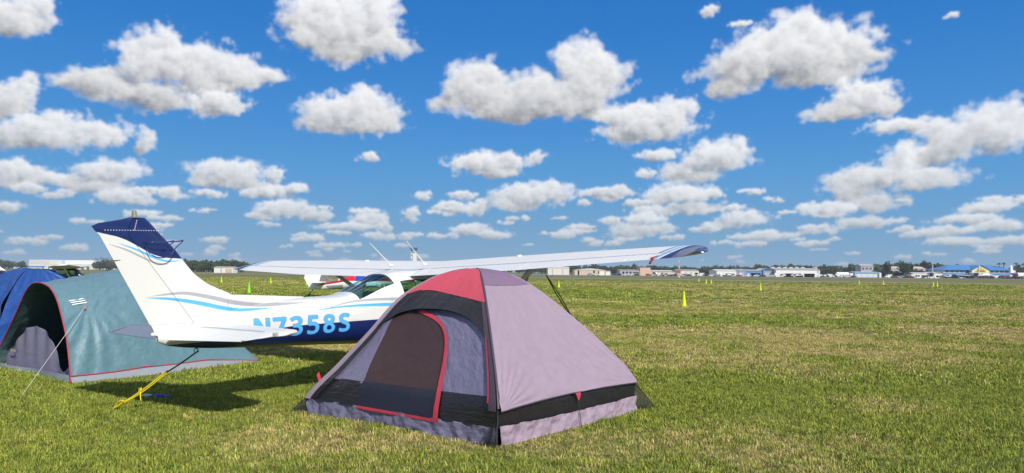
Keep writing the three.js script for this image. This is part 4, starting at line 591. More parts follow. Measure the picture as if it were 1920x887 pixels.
// ---------------------------------------------------------------- the red, white and blue aeroplane under the far wing
{
  const root = thing('tailwheel_aircraft', [-10.9, 0, -55.5], 0.12); root.scale.setScalar(1.25); tag(root, 'small tailwheel aircraft in red, white, grey and blue beyond the wing', 'aircraft');
  const c = document.createElement('canvas'); c.width = 1024; c.height = 256; const g = c.getContext('2d'), X = (x) => (x + 3.6) / 7 * 1024, Y = (y) => 256 - y / 2 * 256, poly = (col, ...p) => { g.fillStyle = col; g.beginPath(); p.forEach(([x, y]) => g.lineTo(X(x), Y(y))); g.fill(); };
  g.fillStyle = '#f2f2ee'; g.fillRect(0, 0, 1024, 256);
  poly('#77756f', [-2.4, 2], [-2.75, 0.75], [-1.6, 0.85], [-1.35, 2]); poly('#d8182c', [-1.4, 2], [-1.5, 0.95], [-0.6, 0.95], [-0.55, 2]); poly('#b01526', [-2.95, 0.62], [-1.9, 0.78], [-1.2, 0.9], [-1.2, 1.02], [-2.0, 0.9]); poly('#9aa1a6', [-2.3, 0.66], [-1.3, 0.72], [-1.3, 0.4], [-2.2, 0.5]); poly('#2243a8', [-0.5, 2], [-0.6, 0.95], [0.2, 0.95], [0.3, 2]); poly('#d8182c', [0.35, 1.5], [0.25, 0.95], [3.4, 0.9], [3.4, 1.05]);
  const t = new THREE.CanvasTexture(c); t.colorSpace = THREE.SRGBColorSpace; const m = phys(1, 1, 1, 0.3, { map: t, clearcoat: 0.5 }), wh = phys(0.8, 0.8, 0.78, 0.35), dk = mat(0.03, 0.03, 0.03, 0.8);
  const uv = (x, y) => [(x + 3.6) / 7, y / 2];
  const yb = [[-3.2, 0.42], [-2, 0.44], [-0.5, 0.5], [1, 0.62], [2, 0.7], [2.9, 0.85]], yt = [[-3.2, 0.75], [-2, 1.0], [-0.6, 1.3], [1, 1.42], [2, 1.4], [2.9, 1.25]], hw = [[-3.2, 0.06], [-2, 0.22], [-0.5, 0.42], [1, 0.48], [2, 0.46], [2.9, 0.25]];
  const rows = []; for (let i = 0; i <= 40; i++) { const x = lerp(-3.2, 2.9, i / 40), b = curve(yb, x), tt = curve(yt, x), w = curve(hw, x), r = []; for (let k = 0; k <= 24; k++) { const a = k / 24 * Math.PI * 2, y = (b + tt) / 2 + Math.sin(a) * (tt - b) / 2; r.push([x, y, Math.cos(a) * w, ...uv(x, y)]); } rows.push(r); }
  part(root, 'fuselage', gridGeo(rows), m);
  const plate = (pts, th) => { const s = new THREE.Shape(pts.map((p) => new THREE.Vector2(...p))), gg = new THREE.ExtrudeGeometry(s, { depth: th, bevelEnabled: true, bevelSize: 0.02, bevelThickness: 0.02, bevelSegments: 2 }); gg.translate(0, 0, -th / 2); const p = gg.attributes.position, u = gg.attributes.uv; for (let i = 0; i < p.count; i++) u.setXY(i, ...uv(p.getX(i), p.getY(i))); return gg; };
  part(root, 'fin', plate([[-3.05, 0.7], [-2.1, 0.95], [-2.55, 1.75], [-3.0, 1.8]], 0.05), m); part(root, 'rudder', plate([[-3.07, 0.42], [-3.07, 1.8], [-3.42, 1.78], [-3.55, 1.1], [-3.2, 0.4]], 0.05), m);
  for (const s of [1, -1]) { part(root, 'wing', plate([[-0.5, 0], [0.9, 0], [0.8, 3.6], [-0.35, 3.6]], 0.09).rotateX(s * 1.52).translate(0, 0.62, 0), wh); part(root, 'tailplane', plate([[-3.05, 0], [-2.3, 0], [-2.45, 1.15], [-3.0, 1.15]], 0.04).rotateX(s * Math.PI / 2).translate(0, 0.86, 0), wh); part(root, 'main_leg', rod([1.1, 0.7, s * 0.4], [1.3, 0.2, s * 0.85], 0.03), wh); part(root, 'main_wheel', new THREE.TorusGeometry(0.13, 0.06, 8, 18).translate(1.3, 0.19, s * 0.9), dk); }
  part(root, 'canopy', new THREE.SphereGeometry(1, 20, 10, 0, Math.PI * 2, 0, Math.PI / 2).scale(0.95, 0.5, 0.4).translate(0.3, 1.32, 0), phys(0.1, 0.2, 0.22, 0.05, { clearcoat: 1 })); part(root, 'tail_spring', rod([-3.0, 0.45, 0], [-3.25, 0.16, 0], 0.02), dk); part(root, 'tail_wheel', new THREE.TorusGeometry(0.06, 0.03, 8, 14).translate(-3.27, 0.09, 0), dk); part(root, 'spinner', new THREE.ConeGeometry(0.2, 0.4, 16).rotateZ(-Math.PI / 2).translate(3.08, 1.05, 0), wh); part(root, 'propeller', box(2.93, 2.98, 0.2, 1.9, -0.06, 0.06), dk);
}
// ---------------------------------------------------------------- trees
const leafM = [mat(0.035, 0.06, 0.02, 0.9), mat(0.045, 0.075, 0.022, 0.9), mat(0.028, 0.05, 0.022, 0.9)];
function crownGeo(seed, n, w, h, y0, leaf) { const r = rng(seed), pos = [], idx = [], lobes = Array.from({ length: 7 }, () => { const a = r() * 6.283, d = 0.25 + 0.45 * r(); return [Math.cos(a) * d * w, y0 + h * (0.35 + 0.5 * r()), Math.sin(a) * d * w, 0.38 + 0.3 * r()]; });
  for (let i = 0; i < n; i++) { const l = lobes[i % 7]; let x, y, z, d; do { x = r() * 2 - 1; y = r() * 2 - 1; z = r() * 2 - 1; d = x * x + y * y + z * z; } while (d > 1 || d < 0.35); const c = [l[0] + x * w * l[3], l[1] + y * h * l[3] * 0.7, l[2] + z * w * l[3]], a = V(r() - 0.5, r() - 0.5, r() - 0.5).normalize(), b = V(r() - 0.5, r() - 0.5, r() - 0.5).cross(a).normalize(), s = leaf * (0.6 + 0.8 * r()), o = pos.length / 3;
    pos.push(c[0] - a.x * s, c[1] - a.y * s, c[2] - a.z * s, c[0] + b.x * s * 0.7, c[1] + b.y * s * 0.7, c[2] + b.z * s * 0.7, c[0] + a.x * s, c[1] + a.y * s, c[2] + a.z * s, c[0] - b.x * s * 0.7, c[1] - b.y * s * 0.7, c[2] - b.z * s * 0.7); idx.push(o, o + 1, o + 2, o, o + 2, o + 3); }
  const g = new THREE.BufferGeometry(); g.setAttribute('position', new THREE.Float32BufferAttribute(pos, 3)); g.setIndex(idx); g.computeVertexNormals(); return g; }
const bark = mat(0.1, 0.08, 0.06, 0.95);
{
  // the woods behind the field read as one mass
  const r = rng(5), variants = [1, 2, 3].map((k) => mergeGeometries([crownGeo(k, 460, 3.6, 7.4, 1.6, 0.58), rod([0, 0, 0], [0, 5, 0], 0.28, 0.12, 5).toNonIndexed().deleteAttribute('uv')].map((g) => { const q = g.index ? g.toNonIndexed() : g; q.deleteAttribute('uv'); q.computeVertexNormals(); return q; })));
  const put = []; const stand = (x0, x1, d0, d1, n, h0, h1) => { for (let i = 0; i < n; i++) { const d = lerp(d0, d1, r()); put.push([lerp(x0, x1, r()) * d, d, lerp(h0, h1, r()) / 12]); } }; // x as a slope from the viewer
  stand(-0.80, -0.655, 900, 980, 130, 10, 13); stand(-0.56, -0.52, 820, 860, 40, 9, 12); stand(-0.455, -0.36, 560, 620, 170, 8.5, 11); stand(-0.36, 0.07, 900, 1000, 300, 9, 13); stand(0.07, 0.3, 800, 860, 260, 9, 12.5); stand(0.26, 0.345, 800, 860, 120, 9, 12); stand(0.33, 0.42, 700, 780, 160, 10, 12.5); stand(0.41, 0.5, 640, 720, 220, 8, 11.5); stand(0.49, 0.58, 640, 700, 220, 11, 14.5); stand(0.57, 0.82, 720, 800, 330, 10, 13.5); stand(0.485, 0.6, 572, 592, 110, 5, 8); stand(-1.4, -0.8, 900, 980, 160, 9, 13);
  variants.forEach((g, k) => { const mine = put.filter((_, i) => i % 3 === k), im = new THREE.InstancedMesh(g, new THREE.MeshStandardMaterial({ color: 0xffffff, roughness: 0.9, side: THREE.DoubleSide }), mine.length), M = new THREE.Matrix4(), Q = new THREE.Quaternion(); mine.forEach(([x, d, s], i) => { Q.setFromAxisAngle(V(0, 1, 0), r() * 6.28); const sy = s * (0.72 + 0.4 * r() + (r() < 0.08 ? 0.25 : 0)); M.compose(V(x, 0, -d), Q, V(s * (0.7 + 0.8 * r()), sy, s * (0.7 + 0.7 * r()))); im.setMatrixAt(i, M); const q = 0.7 + 0.9 * r(); im.setColorAt(i, new THREE.Color().setRGB(lerp(0.034, 0.06, r()) * q, lerp(0.058, 0.08, r()) * q, lerp(0.02, 0.03, r()) * q)); }); im.name = numbered('woodland'); im.userData = { kind: 'stuff', label: 'dark green belt of trees along the far edge of the airfield', category: 'woods' }; scene.add(im); });
  // trees that stand out
  const tree = (x, d, w, h, k, label) => { const t = thing('broadleaf_tree', [x, 0, -d]); part(t, 'trunk', rod([0, 0, 0], [0.2, h * 0.5, 0], 0.3, 0.14, 7), bark); for (const s of [-1, 1]) part(t, 'limb', rod([0.1, h * 0.3, 0], [s * w * 0.4, h * 0.6, s], 0.13, 0.05, 5), bark); part(t, 'crown', crownGeo(k * 13, 700, w, h * 0.78, h * 0.2, 0.55), leafM[k % 3]); tag(t, label, 'tree', 'single trees behind the airfield buildings'); };
  tree(296, 560, 5, 12.5, 1, 'tall round tree above the long tan roof right of the hangars'); tree(302, 565, 4, 10, 2, 'smaller round tree beside the tall one above the tan roof'); tree(281, 560, 3.6, 11, 3, 'dark tree beside the pale grey house'); tree(268, 590, 3.5, 9.5, 4, 'low dark tree left of the pale grey house'); tree(-455, 830, 11, 12.5, 5, 'broad green tree at the end of the large white building'); tree(-440, 835, 9, 10, 6, 'lower spreading tree near the large white building'); tree(-19, 880, 3.5, 16, 7, 'lone round tree top showing just above the white wing');
  const palm = (x, d, h, k) => { const t = thing('palm_tree', [x, 0, -d]), r2 = rng(k + 50); part(t, 'trunk', tube([[0, 0, 0], [0.2, h * 0.5, 0], [0.1, h, 0]], 0.2, 6, 8), bark); const gs = []; for (let i = 0; i < 20; i++) { const a = i / 20 * 6.283 + r2(), l = 1.6 + 0.8 * r2(), up = 0.9 * r2() - 0.1; gs.push(sheet((u, v) => { const q = v * l, wv = (u - 0.5) * 0.5 * Math.sin(Math.PI * clamp(0.1 + v * 0.9)); return [0.1 + Math.cos(a) * q - Math.sin(a) * wv, h + up * q - 0.42 * q * q, Math.sin(a) * q + Math.cos(a) * wv]; }, 2, 6)); } part(t, 'crown', mergeGeometries(gs), leafM[k % 3]); tag(t, 'tall palm beside the terminal with the blue roof', 'palm', 'palms by the terminal'); };
  palm(366, 560, 11.5, 1); palm(376, 570, 12, 2); palm(384, 560, 11, 3); palm(389, 575, 12.2, 4); palm(399, 580, 11.8, 5);
}
// ---------------------------------------------------------------- airfield buildings
{
  const M = { white: mat(0.72, 0.72, 0.69, 0.7), cream: mat(0.66, 0.63, 0.54, 0.75), tan: mat(0.56, 0.46, 0.35, 0.8), peach: mat(0.62, 0.43, 0.31, 0.8), grey: mat(0.38, 0.4, 0.43, 0.7), steel: mat(0.22, 0.28, 0.38, 0.6), blue: mat(0.1, 0.22, 0.5, 0.6), roofBlue: mat(0.05, 0.22, 0.5, 0.5), dark: phys(0.07, 0.08, 0.09, 0.12, { clearcoat: 1 }), roofGrey: mat(0.42, 0.42, 0.42, 0.6), yellow: mat(0.66, 0.6, 0.3, 0.7), gold: mat(0.55, 0.38, 0.06, 0.7), pale: mat(0.6, 0.6, 0.55, 0.7), sky: mat(0.35, 0.58, 0.75, 0.6) };
  // a building: walls, pitched roof (gable to the viewer or along the eaves), doors and windows each a part
  const bld = (name, x0, x1, d, h, deep, wall, roof, rise, o = {}) => {
    const cx = (x0 + x1) / 2, w = x1 - x0, t = thing(name, [cx, 0, -d]); const W = w / 2;
    const bays = (o.open ?? []).filter((q) => q[2] === 0 && (q[4] ?? 'dark') === 'dark').map((q) => [lerp(-W, W, q[0]), lerp(-W, W, q[1]), q[3]]).sort((p, q) => p[0] - q[0]);
    if (!bays.length) part(t, 'wall', box(-W, W, 0, h, -deep, 0), M[wall]);
    else { // open bays: the front is built round them, the shed behind is hollow
      const g = [box(-W, W, 0, h, -deep, -deep + 0.3), box(-W, -W + 0.3, 0, h, -deep + 0.3, -0.3), box(W - 0.3, W, 0, h, -deep + 0.3, -0.3), box(-W + 0.3, W - 0.3, h - 0.3, h - 0.02, -deep + 0.3, -0.3)]; let at = -W;
      for (const [a, b, top] of bays) { g.push(box(at, a, 0, h, -0.3, 0), box(a, b, top, h, -0.3, 0)); at = b; } g.push(box(at, W, 0, h, -0.3, 0)); part(t, 'wall', mergeGeometries(g), M[wall]);
    }
    if (o.gable) { const s = new THREE.Shape([[-W - 0.3, h], [0, h + rise], [W + 0.3, h]].map((p) => new THREE.Vector2(...p))); part(t, 'roof', new THREE.ExtrudeGeometry(s, { depth: deep + 0.6, bevelEnabled: false }).translate(0, 0.02, -deep - 0.3), M[roof]); }
    else { const s = new THREE.Shape([[0.4, h], [-deep / 2, h + rise], [-deep - 0.4, h]].map((p) => new THREE.Vector2(...p))); part(t, 'roof', new THREE.ExtrudeGeometry(s, { depth: w + 0.6, bevelEnabled: false }).rotateY(-Math.PI / 2).rotateX(0).translate(W + 0.3, 0.02, 0), M[roof]); const rf = t.children[t.children.length - 1]; rf.geometry.computeBoundingBox(); if (rf.geometry.boundingBox.max.z > 1) { rf.geometry.rotateY(Math.PI); } }
    for (const [a, b, y0, y1, m = 'dark', nm = 'door'] of o.open ?? []) if (y0 > 0 || m !== 'dark') part(t, nm, box(lerp(-W, W, a), lerp(-W, W, b), y0, y1, -0.15, 0.12), M[m]);
    if (o.label) tag(t, o.label, o.category ?? 'hangar'); return t;
  };
  bld('hangar', 27, 43, 560, 5.4, 24, 'cream', 'white', 0.9, { label: 'cream hangar half hidden under the white wing', open: [[0.2, 0.24, 0, 4.6, 'grey', 'door_joint'], [0.68, 0.72, 0, 4.6, 'grey', 'door_joint']] });
  bld('hangar', 47.5, 71, 565, 4.0, 22, 'tan', 'pale', 1.2, { gable: true, label: 'tan low-gabled hangar with two narrow dark doors', open: [[0.1, 0.15, 0, 3.6], [0.6, 0.65, 0, 3.6], [0.76, 0.79, 0, 3.2], [0.8, 0.95, 0, 3, 'white', 'sliding_door']] });
  bld('shed', 71.6, 75, 568, 3.0, 8, 'white', 'white', 0.4, { label: 'small white shed between tan hangar and arcaded building', category: 'shed' });
  bld('office_building', 81.5, 96.3, 562, 4.0, 16, 'grey', 'tan', 0.5, { label: 'low grey-tan building with an arcade of dark bays', category: 'building', open: [[0.12, 0.22, 0, 3], [0.3, 0.4, 0, 3], [0.48, 0.58, 0, 3], [0.66, 0.98, 1.8, 2.8, 'dark', 'window'], [0.66, 0.98, 0, 1.2]] });
  bld('office_building', 96.6, 104.5, 562, 6.3, 14, 'peach', 'peach', 0.15, { label: 'square peach-coloured block beside the arcaded building', category: 'building', open: [[0.1, 0.3, 0, 2.4, 'tan', 'door'], [0.5, 0.9, 3.6, 4.8, 'tan', 'sign_board']] });
  bld('workshop', 105, 122, 566, 3.4, 14, 'tan', 'pale', 0.9, { label: 'low tan workshop right of the peach block', category: 'building', open: [[0.1, 0.3, 0, 2.6], [0.5, 0.62, 0, 2.4], [0.75, 0.9, 1.2, 2.2, 'dark', 'window']] });
  bld('hangar', 126, 142, 566, 4.1, 20, 'cream', 'roofGrey', 0.9, { label: 'beige hangar behind the orange mast', open: [[0.35, 0.42, 0, 3.2, 'grey'], [0.6, 0.67, 0, 3.2, 'grey'], [0.8, 0.95, 0, 2.6]] });
  bld('hangar', 155, 170, 564, 4.2, 22, 'white', 'white', 1.1, { label: 'white hangar with a small dark doorway, left of the blue ones', open: [[0.55, 0.8, 0, 2.2], [0.1, 0.2, 0, 2, 'steel']] });
  bld('hangar', 170.4, 177, 564, 4.4, 22, 'steel', 'grey', 1.4, { gable: true, label: 'slate blue gabled hangar beside the white hangar', open: [[0.2, 0.8, 0, 3, 'grey', 'sliding_door']] });
  bld('hangar', 177.4, 190, 566, 4.4, 20, 'blue', 'roofGrey', 1.0, { label: 'bright blue hangar with dark open front', open: [[0.3, 0.9, 0, 2.6], [0.1, 0.25, 0, 2.2, 'white']] });
  bld('hangar', 190.5, 198, 565, 4.9, 20, 'steel', 'dark', 1.7, { gable: true, label: 'slate gabled hangar with dark roof next to the long white hangar', open: [[0.15, 0.85, 0, 3.2, 'grey', 'sliding_door']] });
  { const t = bld('hangar', 198.5, 231.5, 560, 5.3, 30, 'white', 'roofGrey', 1.5, { label: 'long white hangar with three wide dark bays and grey roof', open: [[0.17, 0.4, 0, 2.6], [0.43, 0.62, 0, 2.6], [0.64, 0.88, 0, 2.6], [0.94, 0.965, 0, 5.2, 'steel', 'downpipe']] }); for (let i = 0; i < 6; i++) part(t, 'roof_vent', box(-15 + i * 4.6, -12.4 + i * 4.6, 6.9, 7.5, -16, -14.4), M.cream); }
  bld('silo_house', 231.8, 234.6, 572, 6.6, 4, 'tan', 'tan', 1.2, { gable: true, label: 'narrow tan tower house beside the long white hangar', category: 'tower', open: [[0.3, 0.7, 3.6, 5, 'grey', 'window']] });
  { const t = bld('hangar', 258, 277, 560, 4.0, 16, 'sky', 'white', 0.4, { label: 'pale blue fronted hangar with tall window panels', open: [[0.02, 0.9, 2.9, 3.5, 'blue', 'fascia']] }); for (let i = 0; i < 4; i++) part(t, 'window_panel', box(-8.6 + i * 4.2, -5 + i * 4.2, 0.3, 2.7, -0.1, 0.14), M.pale); part(t, 'porch', box(8, 9.4, 0, 3.6, 0, 1.5), M.white); }
  bld('house', 281, 291, 600, 9.2, 10, 'grey', 'roofGrey', 1.6, { label: 'pale grey two-storey house among dark trees', category: 'house', open: [[0.1, 0.25, 6.4, 7.8, 'dark', 'window'], [0.4, 0.55, 6.4, 7.8, 'dark', 'window'], [0.7, 0.85, 6.4, 7.8, 'dark', 'window']] });
  bld('long_building', 306, 336, 605, 7.2, 16, 'grey', 'tan', 2.0, { label: 'long tan-roofed building above dark trees', category: 'building', open: [[0.1, 0.9, 5.2, 6.4, 'grey', 'window_band']] });
  bld('office_building', 299, 325, 556, 3.7, 12, 'white', 'white', 0.5, { label: 'low white building with dark windows left of the terminal', category: 'building', open: [[0.08, 0.2, 1, 2.2, 'dark', 'window'], [0.26, 0.44, 0.6, 2.2, 'dark', 'window'], [0.48, 0.58, 1, 2.2, 'dark', 'window'], [0.88, 0.92, 0, 2.3, 'dark', 'door'], [0.72, 0.84, 0.4, 2.4, 'cream', 'door']] });
  { // terminal with hipped blue roofs and a yellow gable
    const t = thing('terminal_building', [347, 0, -556]); tag(t, 'terminal with wide blue hipped roofs and yellow central gable', 'building');
    part(t, 'wall', box(-25, 25, 0, 6.4, -20, 0), M.pale);
    const hip = (x0, x1, y0, y1, z0, z1, inset) => { const a = [[x0, y0, z1], [x1, y0, z1], [x1, y0, z0], [x0, y0, z0]], b = [[x0 + inset, y1, (z0 + z1) / 2 + 1], [x1 - inset, y1, (z0 + z1) / 2 + 1], [x1 - inset, y1, (z0 + z1) / 2 - 1], [x0 + inset, y1, (z0 + z1) / 2 - 1]], g = new THREE.BufferGeometry(), p = []; for (let i = 0; i < 4; i++) { const j = (i + 1) % 4; p.push(...a[i], ...a[j], ...b[j], ...a[i], ...b[j], ...b[i]); } p.push(...b[0], ...b[1], ...b[2], ...b[0], ...b[2], ...b[3], ...a[2], ...a[1], ...a[0], ...a[3], ...a[2], ...a[0]); g.setAttribute('position', new THREE.Float32BufferAttribute(p, 3)); g.computeVertexNormals(); return g; };
    part(t, 'roof', hip(-26.5, 27, 6.3, 10.2, -22, 2, 11), M.roofBlue); part(t, 'lower_roof', hip(-26, -5, 2.9, 4.1, -3, 4, 2), M.blue); part(t, 'lower_roof', hip(5, 26, 2.9, 4.1, -3, 4, 2), M.blue);
    for (let i = 0; i < 5; i++) for (const s of [-1, 1]) part(t, 'window', box(s * (7.4 + i * 3.7) - 1.4, s * (7.4 + i * 3.7) + 1.4, 4.5, 5.9, -0.1, 0.15), M.dark);
    for (let i = 0; i < 6; i++) for (const s of [-1, 1]) part(t, 'ground_window', box(s * (6.6 + i * 3.2) - 1.1, s * (6.6 + i * 3.2) + 1.1, 0.5, 2.5, -0.1, 0.13), M.dark);
    const gs = new THREE.Shape([[-6.5, 6], [0, 9.4], [6.5, 6], [6.5, 0], [-6.5, 0]].map((p) => new THREE.Vector2(...p))); part(t, 'gable_front', new THREE.ExtrudeGeometry(gs, { depth: 5, bevelEnabled: false }).translate(0, 0, -0.5), M.yellow);
    const gi = new THREE.Shape([[-4, 5.8], [0, 8.4], [4, 5.8], [4, 4.2], [-4, 4.2]].map((p) => new THREE.Vector2(...p))); part(t, 'gable_panel', new THREE.ExtrudeGeometry(gi, { depth: 0.1, bevelEnabled: false }).translate(0, 0, 4.5), M.gold); part(t, 'gable_window', box(-2.8, 2.8, 5.2, 5.9, 4.5, 4.7), M.dark);
    for (const s of [-1, 1]) { part(t, 'gable_roof', sheet((u, v) => [s * lerp(0, 7.6, u), lerp(9.85, 5.85, u), lerp(-8, 5.2, v)], 2, 2), M.roofBlue); part(t, 'cupola', new THREE.ConeGeometry(0.8, 1.6, 4).rotateY(Math.PI / 4).translate(s * 5.2 - 2, 10.4, -9), M.steel); }
    part(t, 'side_block', box(25.2, 31.5, 0, 6.3, -14, -4), M.white);
    const cn = thing('canopy_tent', [348.5, 0, -549.5]); tag(cn, 'white peaked canopy tent in front of the terminal gable', 'canopy'); part(cn, 'top', hip(-4.6, 4.6, 2.3, 4.1, -4, 4, 3.4), M.white); for (const [x, z] of [[-4.4, 3.8], [4.4, 3.8], [-4.4, -3.8], [4.4, -3.8]]) part(cn, 'leg', rod([x, 0, z], [x, 2.4, z], 0.08), M.white); part(cn, 'side_wall', box(2.4, 4.5, 0, 2.3, -3.7, -3.6), M.white);
  }
  { // the large white building far to the left
    const t = thing('large_hangar', [-770, 0, -1240]); tag(t, 'very large white hangar with light blue panels far behind the tents', 'hangar');
    part(t, 'upper_block', box(-34, 88, 0, 15.5, -60, 0), M.white); part(t, 'lower_block', box(0, 86, 0, 8.6, 0.5, 24), M.cream); part(t, 'blue_panel', box(20, 26, 9, 15.4, -0.2, 0.3), M.sky); part(t, 'blue_panel', box(74, 79, 11, 15.4, -0.2, 0.3), M.sky); part(t, 'chequer_wall', box(-33.5, 18, 8.7, 15, -0.2, 0.25), M.pale);
    const r = rng(3); for (let j = 0; j < 3; j++) for (let i = 0; i < 14; i++) if (r() < 0.6) part(t, 'wall_panel', box(-32 + i * 3.6, -30.6 + i * 3.6, 9.2 + j * 2, 10.4 + j * 2, 0.2, 0.4), M.cream);
    for (let i = 0; i < 9; i++) part(t, 'door', box(4 + i * 9, 8 + i * 9, 0, 4.6, 24, 24.3), i % 3 ? M.dark : M.grey);
    part(t, 'annex_roof', box(-36, 8, 3.5, 5.2, 10, 30), M.blue); part(t, 'annex', box(-34, 6, 0, 3.5, 11, 29), M.white);
  }
  bld('shed', -172, -161, 430, 3.1, 7, 'white', 'pale', 0.5, { label: 'small white shed at the woods edge beyond the wing tip', category: 'shed', open: [[0.35, 0.4, 0, 2.6, 'grey'], [0.6, 0.95, 0, 2.4, 'peach']] });
  { // control tower
    const t = thing('control_tower', [-119, 0, -900]); tag(t, 'white control tower with blue glazed cab behind the roof antennas', 'tower');
    part(t, 'shaft', box(-3.3, 3.3, 0, 25, -6, 0), M.white); part(t, 'shaft_groove', box(-1.4, -0.6, 0, 25, -0.1, 0.25), M.grey); part(t, 'gallery', box(-4.2, 4.2, 25, 26, -7, 1), M.grey); part(t, 'cab', new THREE.CylinderGeometry(4.6, 3.6, 4.2, 8).translate(0, 28.1, -3), phys(0.03, 0.12, 0.28, 0.1, { clearcoat: 1 })); part(t, 'cab_roof', new THREE.CylinderGeometry(3.8, 4.8, 1.3, 8).translate(0, 30.8, -3), M.blue); for (const [x, h] of [[-1.5, 36], [1.8, 34.6]]) part(t, 'mast', rod([x, 31, -3], [x, h, -3], 0.15), M.grey); for (let i = 0; i < 4; i++) part(t, 'window', box(-2.6, -1.8, 5 + i * 5, 7 + i * 5, -0.1, 0.2), M.dark);
  }
  { const t = thing('wind_mast', [83, 0, -370]); tag(t, 'slim orange mast standing on the field below the wing tip', 'mast'); const or = mat(0.75, 0.2, 0.06, 0.6), wh = mat(0.75, 0.7, 0.62, 0.6); for (let i = 0; i < 6; i++) part(t, 'mast_section', rod([0, i * 1.45, 0], [0, (i + 1) * 1.45, 0], 0.26 - i * 0.02, 0.24 - i * 0.02), i % 2 ? wh : or); part(t, 'equipment_box', box(-0.75, 0.75, 1.9, 3.6, -0.3, 0.3), mat(0.42, 0.08, 0.04, 0.6)); part(t, 'foot', box(-0.5, 0.5, 0, 0.35, -0.5, 0.5), wh); }
}
